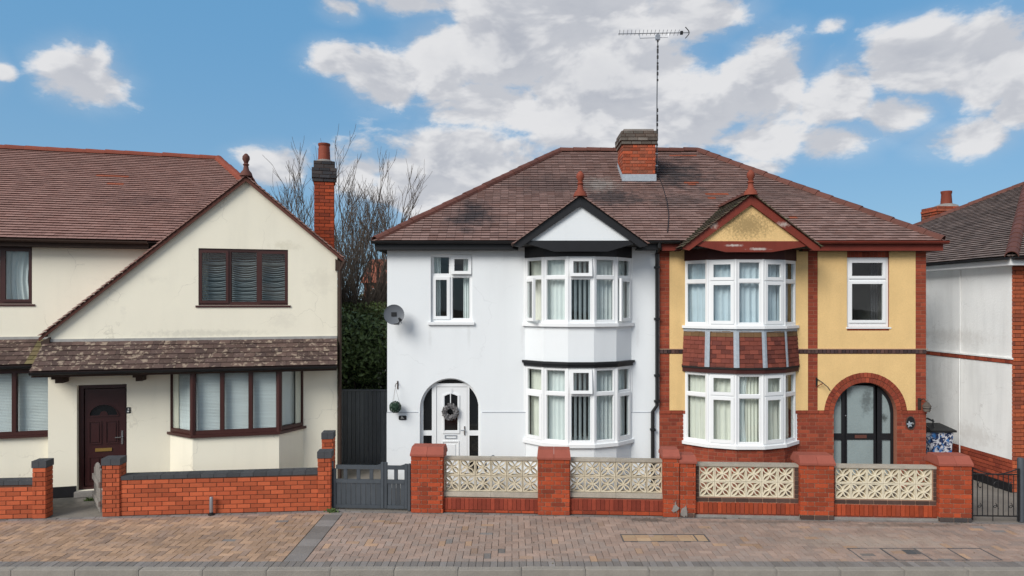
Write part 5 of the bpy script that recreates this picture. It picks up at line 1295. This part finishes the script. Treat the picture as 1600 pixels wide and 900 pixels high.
MB().lathe((0, 0, 0), [(.001, -.085), (.05, -.07), (.085, 0), (.05, .07), (.001, .085)], 12).build('core', 'topiary', tb)
leaves(1100, ball(.112), .015, rd).build('leaves', 'topiary', tb, kind='stuff', recalc=False)
# house plates
np_ = thing('house_plaque', 'small black rectangular plaque with pale lettering under the bush ball', 'plaque', T(X(629.3), D0, Z(652.5)))
MB().face([(-.075, -.03), (-.06, -.042), (.06, -.042), (.075, -.03), (.075, .03), (.06, .042), (-.06, .042), (-.075, .03)], -.025, -.011).build('plate', 'black_paint', np_)
MB().box(-.03, .012, -.028, -.0251, .008, .014).box(-.026, .0, -.028, -.0251, .018, .023).box(-.035, .03, -.028, -.0251, -.012, -.006).build('lettering', 'white_mark', np_, kind='stuff')
ovp = thing('house_plaque', 'oval black plaque with pale flower and number on yellow house brickwork', 'plaque', T(X(1422), D0, Z(660.5)))
el = [(.085 * math.cos(i * math.pi / 10), .125 * math.sin(i * math.pi / 10)) for i in range(20)]
MB().face(el, -.022, -.006).build('plate', 'black_paint', ovp); MB().face([(x * 1.08, z * 1.06) for x, z in el], -.024, -.006, [[(x * .95, z * .96) for x, z in el]]).build('rim', 'brick_brown', ovp)
pet = MB()
for k in range(5):
    a = k * 2 * math.pi / 5 + .5; cx_, cz_ = -.025 + .03 * math.cos(a), -.025 + .036 * math.sin(a); y = -.026 - .0006 * k
    pet.add([(-.025, y, -.025), (cx_ + .018 * math.sin(a), y, cz_ - .018 * math.cos(a)), (-.025 + .062 * math.cos(a), y, -.025 + .07 * math.sin(a)), (cx_ - .018 * math.sin(a), y, cz_ + .018 * math.cos(a))], [(0, 1, 2, 3)])
pet.build('flower', 'lead_pale', ovp, kind='stuff', recalc=False)
MB().box(.025, .031, -.026, -.0221, -.025, .015).box(.04, .06, -.026, -.0221, -.025, -.02).box(.04, .045, -.026, -.0221, -.0199, .015).box(.0451, .06, -.026, -.0221, -.006, -.001).box(.055, .06, -.026, -.0221, -.0199, -.0061).build('number', 'lead_dull', ovp, kind='stuff')
nu, nz = C.at(198.3, 641); pM = C.M @ Vector((nu + .03, 0, nz))
n2 = thing('number_plate', 'small black and white number plate beside the maroon door', 'plaque', T(*pM) @ rotz(RAD(CDEG)))
MB().box(-.045, .035, -.012, 0, -.055, .055).build('plate', 'black_paint', n2); MB().box(-.01, .012, -.016, -.0121, .01, .034).box(-.022, .01, -.016, -.0121, -.036, -.008).build('digits', 'white_mark', n2, kind='stuff')
# wreath
wc_ = Vector((X(703.5), D0 + .085, Z(644)))
wr = thing('door_wreath', 'grey twig wreath hanging on the white arched door', 'wreath', T(wc_.x, wc_.y - .03, wc_.z))
def ring(rd):
    a = rd.random() * 6.283; b = rd.random() * 6.283; r = .115 + .045 * math.cos(b) * rd.uniform(.5, 1.15); v = (math.cos(a) * math.cos(b), math.sin(b) * .7, math.sin(a) * math.cos(b)); return (r * math.cos(a), -.02 + .035 * math.sin(b), r * math.sin(a)), v
MB().tube([(.115 * math.cos(i * math.pi / 12), -.02, .115 * math.sin(i * math.pi / 12)) for i in range(25)], .03, 8).build('ring', 'wreath', wr); leaves(900, ring, .026, rd).build('twigs', 'wreath', wr, kind='stuff', recalc=False)
MB().box(-.008, .008, -.004, -.001, .12, Z(606) - wc_.z).build('hanger', 'door_white', wr)
# wall lamp and hook on the yellow house
lp = thing('wall_lantern', 'weathered dark wall lantern on the brick corner of yellow house', 'lamp', T(X(1436), D0, Z(630)))
MB().box(-.03, .03, -.02, -.006, -.12, .1).build('back_plate', 'brown_wood', lp); MB().tube([(0, -.02, .06), (.03, -.1, .1), (.06, -.14, .05)], .012, 6).build('arm', 'brown_wood', lp)
MB().lathe((.06, -.15, -.14), [(.05, 0), (.065, .02), (.075, .10), (.085, .105), (.04, .17), (.015, .19), (.01, .21)], 8).build('lantern_body', 'brick_sooty', lp); MB().lathe((.06, -.15, -.08), [(.079, .0), (.079, .012)], 8).build('band', 'black_metal', lp)
hk = thing('basket_hook', 'rusty hanging basket hook on the brick strip beside yellow house bay', 'hook', T(X(1275.5), D0, Z(598)))
MB().box(-.015, .015, -.02, -.006, -.08, .1).build('back_plate', 'black_metal', hk); MB().tube([(0, -.02, .08), (.06, -.12, .02), (.13, -.2, -.06), (.17, -.22, -.13)], .009, 6).build('arm', 'black_metal', hk); MB().tube([(0, -.02, -.07), (.05, -.10, -.02), (.075, -.13, .01)], .008, 6).build('brace', 'terracotta', hk)
# garden tap behind the wall
gp_ = thing('garden_tap', 'small grey outdoor pipe stub just above the white house wall coping', 'pipe', T(X(764, -.6), D0 - .6, 0))
MB().tube([(-.06, 0, 0), (-.06, 0, .70), (-.05, 0, .725), (.07, 0, .74)], .019, 8).build('pipe', 'dish_grey', gp_); MB().lathe((.075, 0, .725), [(.02, 0), (.028, .01), (.028, .04), (.02, .05)], 8).build('cap', 'dish_grey', gp_)
# vent post by the wall
vp = WC.M @ Vector((V_(333), -.09, 0)); vv = thing('vent_post', 'short white metal post standing against the orange brick wall', 'post', T(*vp))
MB().lathe((0, 0, 0), [(.032, 0), (.032, .29), (.026, .31), (.001, .315)], 12).build('tube', 'galvanised', vv); MB().lathe((0, 0, 0), [(.055, -.01), (.055, .02), (.035, .03), (.033, .05)], 12).build('foot', 'black_metal', vv)
# wheeled bin
bn = thing('wheelie_bin', 'wheelie bin in blue and white floral print beside yellow house', 'bin', T(X(1459, .9), D0 + .9, 0))
zt_ = CH + (HY - 671) / F * (D0 + .9); w_ = .23
MB().add([(-w_ * .85, -.24, .06), (w_ * .85, -.24, .06), (w_ * .85, .24, .06), (-w_ * .85, .24, .06), (-w_, -.3, zt_), (w_, -.3, zt_), (w_, .3, zt_), (-w_, .3, zt_)], [(0, 3, 2, 1), (4, 5, 6, 7), (0, 1, 5, 4), (1, 2, 6, 5), (2, 3, 7, 6), (3, 0, 4, 7)]).build('body', 'floral_print', bn, bevel=.02)
MB().add([(-w_ - .03, -.34, zt_), (w_ + .03, -.34, zt_), (w_ + .03, .34, zt_), (-w_ - .03, .34, zt_), (-w_ - .03, -.34, zt_ + .04), (w_ + .03, -.34, zt_ + .04), (w_ * .8, .1, zt_ + .12), (-w_ * .8, .1, zt_ + .12), (w_ + .02, .34, zt_ + .08), (-w_ - .02, .34, zt_ + .08)], [(0, 3, 2, 1), (0, 1, 5, 4), (4, 5, 6, 7), (7, 6, 8, 9), (1, 2, 8, 6, 5), (3, 0, 4, 7, 9), (2, 3, 9, 8)]).build('lid', 'black_metal', bn)
MB().tube([(-w_, .36, zt_ + .10), (-w_ * .5, .40, zt_ + .16), (w_ * .5, .40, zt_ + .16), (w_, .36, zt_ + .10)], .018, 8).build('handle', 'black_metal', bn); MB().tube([(-.12, -.2, zt_ + .05), (-.08, -.1, zt_ + .22), (.05, .1, zt_ + .07)], .014, 6).build('lid_bar', 'black_metal', bn)
for s_ in (-1, 1): MB(T(s_ * w_ * .9, .24, .10) @ Matrix.Rotation(math.pi / 2, 4, 'Y')).lathe((0, 0, -.02), [(.03, 0), (.10, .0), (.10, .04), (.03, .04)], 14).build('wheel', 'black_metal', bn)
# television aerial on the semi's stack
ax = X(1026.5, 2.6); ay = D0 + 2.6
ta = thing('tv_aerial', 'tall television aerial on a striped mast beside the brick chimney', 'aerial', T(ax, ay, Z(260, 2.6)))
zt_ = Z(53, 2.6) - ta.location.z; k_ = (D0 + 2.6) / F
MB().tube([(0, 0, -.35), (.0, 0, zt_ * .5), (.02, 0, zt_)], .014, 8).build('mast', 'dish_grey', ta)
for z0, z1, n in ((.45, 1.35, 8), (1.95, zt_ - .1, 8)):
    for i in range(n):
        z = z0 + (z1 - z0) * (i + .3) / n; MB().lathe((.0 + .02 * z / zt_, 0, z), [(.022, 0), (.022, .045 + .03 * (i % 3))], 8).build('cable_wrap', 'black_metal', ta)
bx0, bx1 = (966 - 1026.5) * k_, (1077 - 1026.5) * k_
MB().tube([(bx0, 0, zt_ + .0), (bx1, 0, zt_ + .03)], .010, 6).build('boom', 'galvanised', ta)
MB().tube([((999 - 1026.5) * k_, 0, zt_), ((1000 - 1026.5) * k_, 0, zt_ - .10), ((1044 - 1026.5) * k_, 0, zt_ - .08), ((1045 - 1026.5) * k_, 0, zt_ + .02)], .008, 6).build('boom_brace', 'galvanised', ta)
MB().box(-.03, .07, -.03, .03, zt_ - .14, zt_ - .02).build('clamp', 'galvanised', ta)
for i in range(16):
    x = bx0 + .03 + (bx1 - bx0 - .28) * i / 15; MB().tube([(x - .015, -.16, zt_ + .035), (x, 0, zt_ + .015 + .02 * i / 15), (x + .015, .16, zt_ + .03)], .005, 5).build('element', 'galvanised', ta)
MB().box(bx1 - .21, bx1 - .15, -.03, .03, zt_ - .01, zt_ + .06).build('junction_box', 'black_metal', ta)
for s_ in (-1, 1): MB().tube([(bx1 - .09, 0, zt_ + .03 + s_ * .13), (bx1 - .02, 0, zt_ + .03 + s_ * .05), (bx1, 0, zt_ + .03)], .011, 6).build('reflector', 'black_metal', ta)
for z in (.0, .28): MB().box(-.1, .02, -.03, .03, z, z + .025).build('mast_bracket', 'galvanised', ta)
a2 = thing('tv_aerial', 'small thin television aerial behind the yellow house roof at right', 'aerial', T((1440 - CX) / F * 22, 22, CH + (HY - 372) / F * 22))
MB().tube([(0, 0, -1.2), (0, 0, .78)], .014, 6).build('mast', 'black_metal', a2); MB().tube([(0, 0, .76), (.14, -.05, .74)], .010, 5).build('boom', 'black_metal', a2); MB().tube([(0, 0, .55), (.12, -.05, .53)], .010, 5).build('boom', 'black_metal', a2)

cbl = []
for px, py in ((1028, 276), (1036, 296), (1042, 318), (1045, 340), (1043, 366)):
    k = (HY - py) / F; D = (EZ - CH - (D0 - .25) * TANR) / (k - TANR); cbl.append(Vector(((px - CX) / F * D, D, CH + k * D + .045)) - ta.location)
MB().tube(cbl, .008, 5).build('cable', 'black_metal', ta)
# weeds in the joints
def weed(px, py, label, n=60, s=.035):
    D = CH * F / (py - HY); rd = random.Random(px); t = thing('weed_tuft', label, 'weed', T((px - CX) / F * D, D, 0))
    leaves(n, lambda r: ((r.gauss(0, .05), r.gauss(0, .02), abs(r.gauss(0, .025))), (0, -.3, 1)), s, rd).build('leaves', 'weed', t, kind='stuff', recalc=False)
weed(519, 800, 'small green weed tuft at the foot of the grey driveway gate', 70, .03)
weed(140, 782, 'green weeds below the maroon door step', 60, .03)
# ------------------------------------------------------------------ plants and what stands behind
def branchy(b, p, d, L, r, depth, rd, spread, up):
    n = 5; pts = [p]; q = p.copy(); dd = d.copy()
    for i in range(n):
        dd = (dd + Vector((rd.uniform(-1, 1), rd.uniform(-1, 1), rd.uniform(-.4, .8))) * .13 + Vector((0, 0, up))).normalized(); q = q + dd * L / n; pts.append(q.copy())
    b.tube(pts, max(r, .0055), 4 if depth < 2 else 5, max(r * .45, .004))
    if depth == 0: return
    for k in range(rd.randint(6, 8) if depth > 1 else rd.randint(3, 4)):
        t = rd.uniform(.25, 1); i = min(n - 1, int(t * n)); s = pts[i].lerp(pts[i + 1], t * n - i)
        nd = (dd + Vector((rd.uniform(-1, 1), rd.uniform(-1, 1), rd.uniform(-.2, .5))) * spread).normalized()
        branchy(b, s, nd, L * rd.uniform(.34, .52), r * .5, depth - 1, rd, spread, up)
def bare_tree(px, D, stems, h, label, seed, lean=(0, 0), wide=.35):
    rd = random.Random(seed); t = thing('bare_tree', label, 'tree', T((px - CX) / F * D, D, 0)); tr = MB(); cr_ = MB()
    tr.tube([(0, 0, -.1), (.0, 0, .5), (.03, 0, 1.2)], .16, 9, .13); tr.build('trunk', 'bark', t)
    for i in range(stems):
        a = 6.283 * i / stems + rd.random(); d = Vector((math.cos(a) * wide + lean[0], math.sin(a) * wide + lean[1], 1)).normalized()
        branchy(cr_, Vector((.08 * math.cos(a), .08 * math.sin(a), rd.uniform(.5, 1.1))), d, h * rd.uniform(.5, .8), .034, 3, rd, .62, .045)
    cr_.build('crown', 'twig', t, recalc=False)
bare_tree(558, 21, 26, 6.9, 'tall bare many-stemmed tree behind the cream house chimney', 3, wide=.40)
bare_tree(500, 23, 7, 6.4, 'thinner bare tree rising left of the cream house chimney', 8, lean=(-.10, 0), wide=.24)
def bush(name, label, cat, px, D, rx, ry, h, n, size, m, seed, z0=0., core=None):
    rd = random.Random(seed); t = thing(name, label, cat, T((px - CX) / F * D, D, 0)); lobes = [(Vector((rd.uniform(-.6, .6) * rx, rd.uniform(-.6, .6) * ry, z0 + h * rd.uniform(.1, .8))), rd.uniform(.28, .5)) for _ in range(16)]
    def g(rd):
        c, s = rd.choice(lobes); v = Vector((rd.gauss(0, 1), rd.gauss(0, 1), rd.gauss(0, 1))).normalized(); k = rd.uniform(.6, 1.08); p = c + Vector((v.x * rx * s, v.y * ry * s, v.z * h * s * .55)) * k; p.z = max(.05, p.z); return p, v
    st = MB()
    for _ in range(9): x, y = rd.uniform(-.5, .5) * rx, rd.uniform(-.5, .5) * ry; st.tube([(x * .3, y * .3, 0), (x * .7, y * .7, h * .4 + z0 * .4), (x, y, (z0 + h) * .8)], .03, 5, .008)
    st.build('stem', 'bark', t, kind='stuff', recalc=False); leaves(n, g, size, rd).build('foliage', m, t, kind='stuff', recalc=False)
bush('ivy_hedge', 'dense dark green ivy hedge behind the tall fence', 'hedge', 572, 18.2, 1.5, 1.3, 3.3, 14000, .075, 'ivy', 21)
bush('shrub', 'lighter green shrub top above the dark ivy hedge', 'shrub', 566, 19.6, 1.2, .9, 1.2, 3500, .05, 'leaf_light', 22, z0=2.5)
bush('scrub', 'brown tangled scrub below the bare tree', 'scrub', 575, 22.5, 2.2, 1.2, 2.6, 30000, .055, 'leaf_brown', 23, z0=2.0)
rd = random.Random(31); tw = MB()
for _ in range(60):
    p = Vector((rd.uniform(-1.3, 1.3), rd.uniform(-.6, .6), rd.uniform(1.6, 3.0))); branchy(tw, p, Vector((rd.uniform(-.6, .6), rd.uniform(-.5, .5), 1)).normalized(), rd.uniform(.8, 1.5), .012, 1, rd, .8, .02)
o = tw.build('twig_thicket', 'twig', kind='stuff', recalc=False); o.location = ((570 - CX) / F * 21.5, 21.5, 0); tag(o, 'tangle of thin bare twigs in front of the brown scrub', 'twigs')
rl = random.Random(9); lt = MB()
for _ in range(170):
    x = rl.uniform(-8.6, 8.2); y = (wall_y(x) - .04 - abs(rl.gauss(0, .10))) if rl.random() < .75 else rl.uniform(9.4, 11.0)
    a = rl.random() * 6.28; s_ = rl.uniform(.008, .024); k = len(lt.v); ca_, sa_ = math.cos(a) * s_, math.sin(a) * s_
    lt.v += [(x - ca_, y - sa_, .004), (x + sa_ * .5, y - ca_ * .5, .007), (x + ca_, y + sa_, .012), (x - sa_ * .5, y + ca_ * .5, .006)]; lt.f += [(k, k + 1, k + 2), (k, k + 2, k + 3)]
o = lt.build('leaf_litter', 'leaf_brown', kind='stuff', recalc=False); tag(o, 'dry leaf crumbs and grit lying along the foot of the walls', 'litter')
# far houses glimpsed between
def far_house(px, D, w, ez, rz, wallm, label):
    t = thing('distant_house', label, 'house', T((px - CX) / F * D, D, 0)); MB().box(-w / 2, w / 2, 0, 7, 0, ez).build('wall', wallm, t)
    r = MB(); r.add([(-w / 2 - .3, -.3, ez), (w / 2 + .3, -.3, ez), (w / 2 + .3, 3.5, rz), (-w / 2 - .3, 3.5, rz), (w / 2 + .3, 7.3, ez), (-w / 2 - .3, 7.3, ez)], [(0, 1, 2, 3), (3, 2, 4, 5), (0, 3, 5), (1, 4, 2)]).build('roof', 'far_roof', t)
    for x in (-w * .36, w * .25):
        wn = MB().box(x - .5, x + .5, -.04, 0, ez - 1.6, ez - .5).build('window', 'upvc', t); MB().box(x - .42, x + .42, -.05, -.041, ez - 1.52, ez - .58).build('pane', 'black_glass', wn)
far_house(640, 60, 8, 5.4, 7.7, 'far_brick', 'distant red roofed house seen above the scrub')
rd = random.Random(77); far = MB()
def gfar(rd):
    a = rd.uniform(-1, 1); return (a * 160, rd.uniform(-4, 4), abs(rd.gauss(0, 1.6)) + 1.2 * math.sin(a * 40) + 1.5), (0, -1, .3)
o = leaves(9000, gfar, .8, rd).build('distant_treeline', 'leaf_brown', kind='stuff', recalc=False); o.location = (0, 120, 0); tag(o, 'far brown line of trees on the horizon', 'treeline')
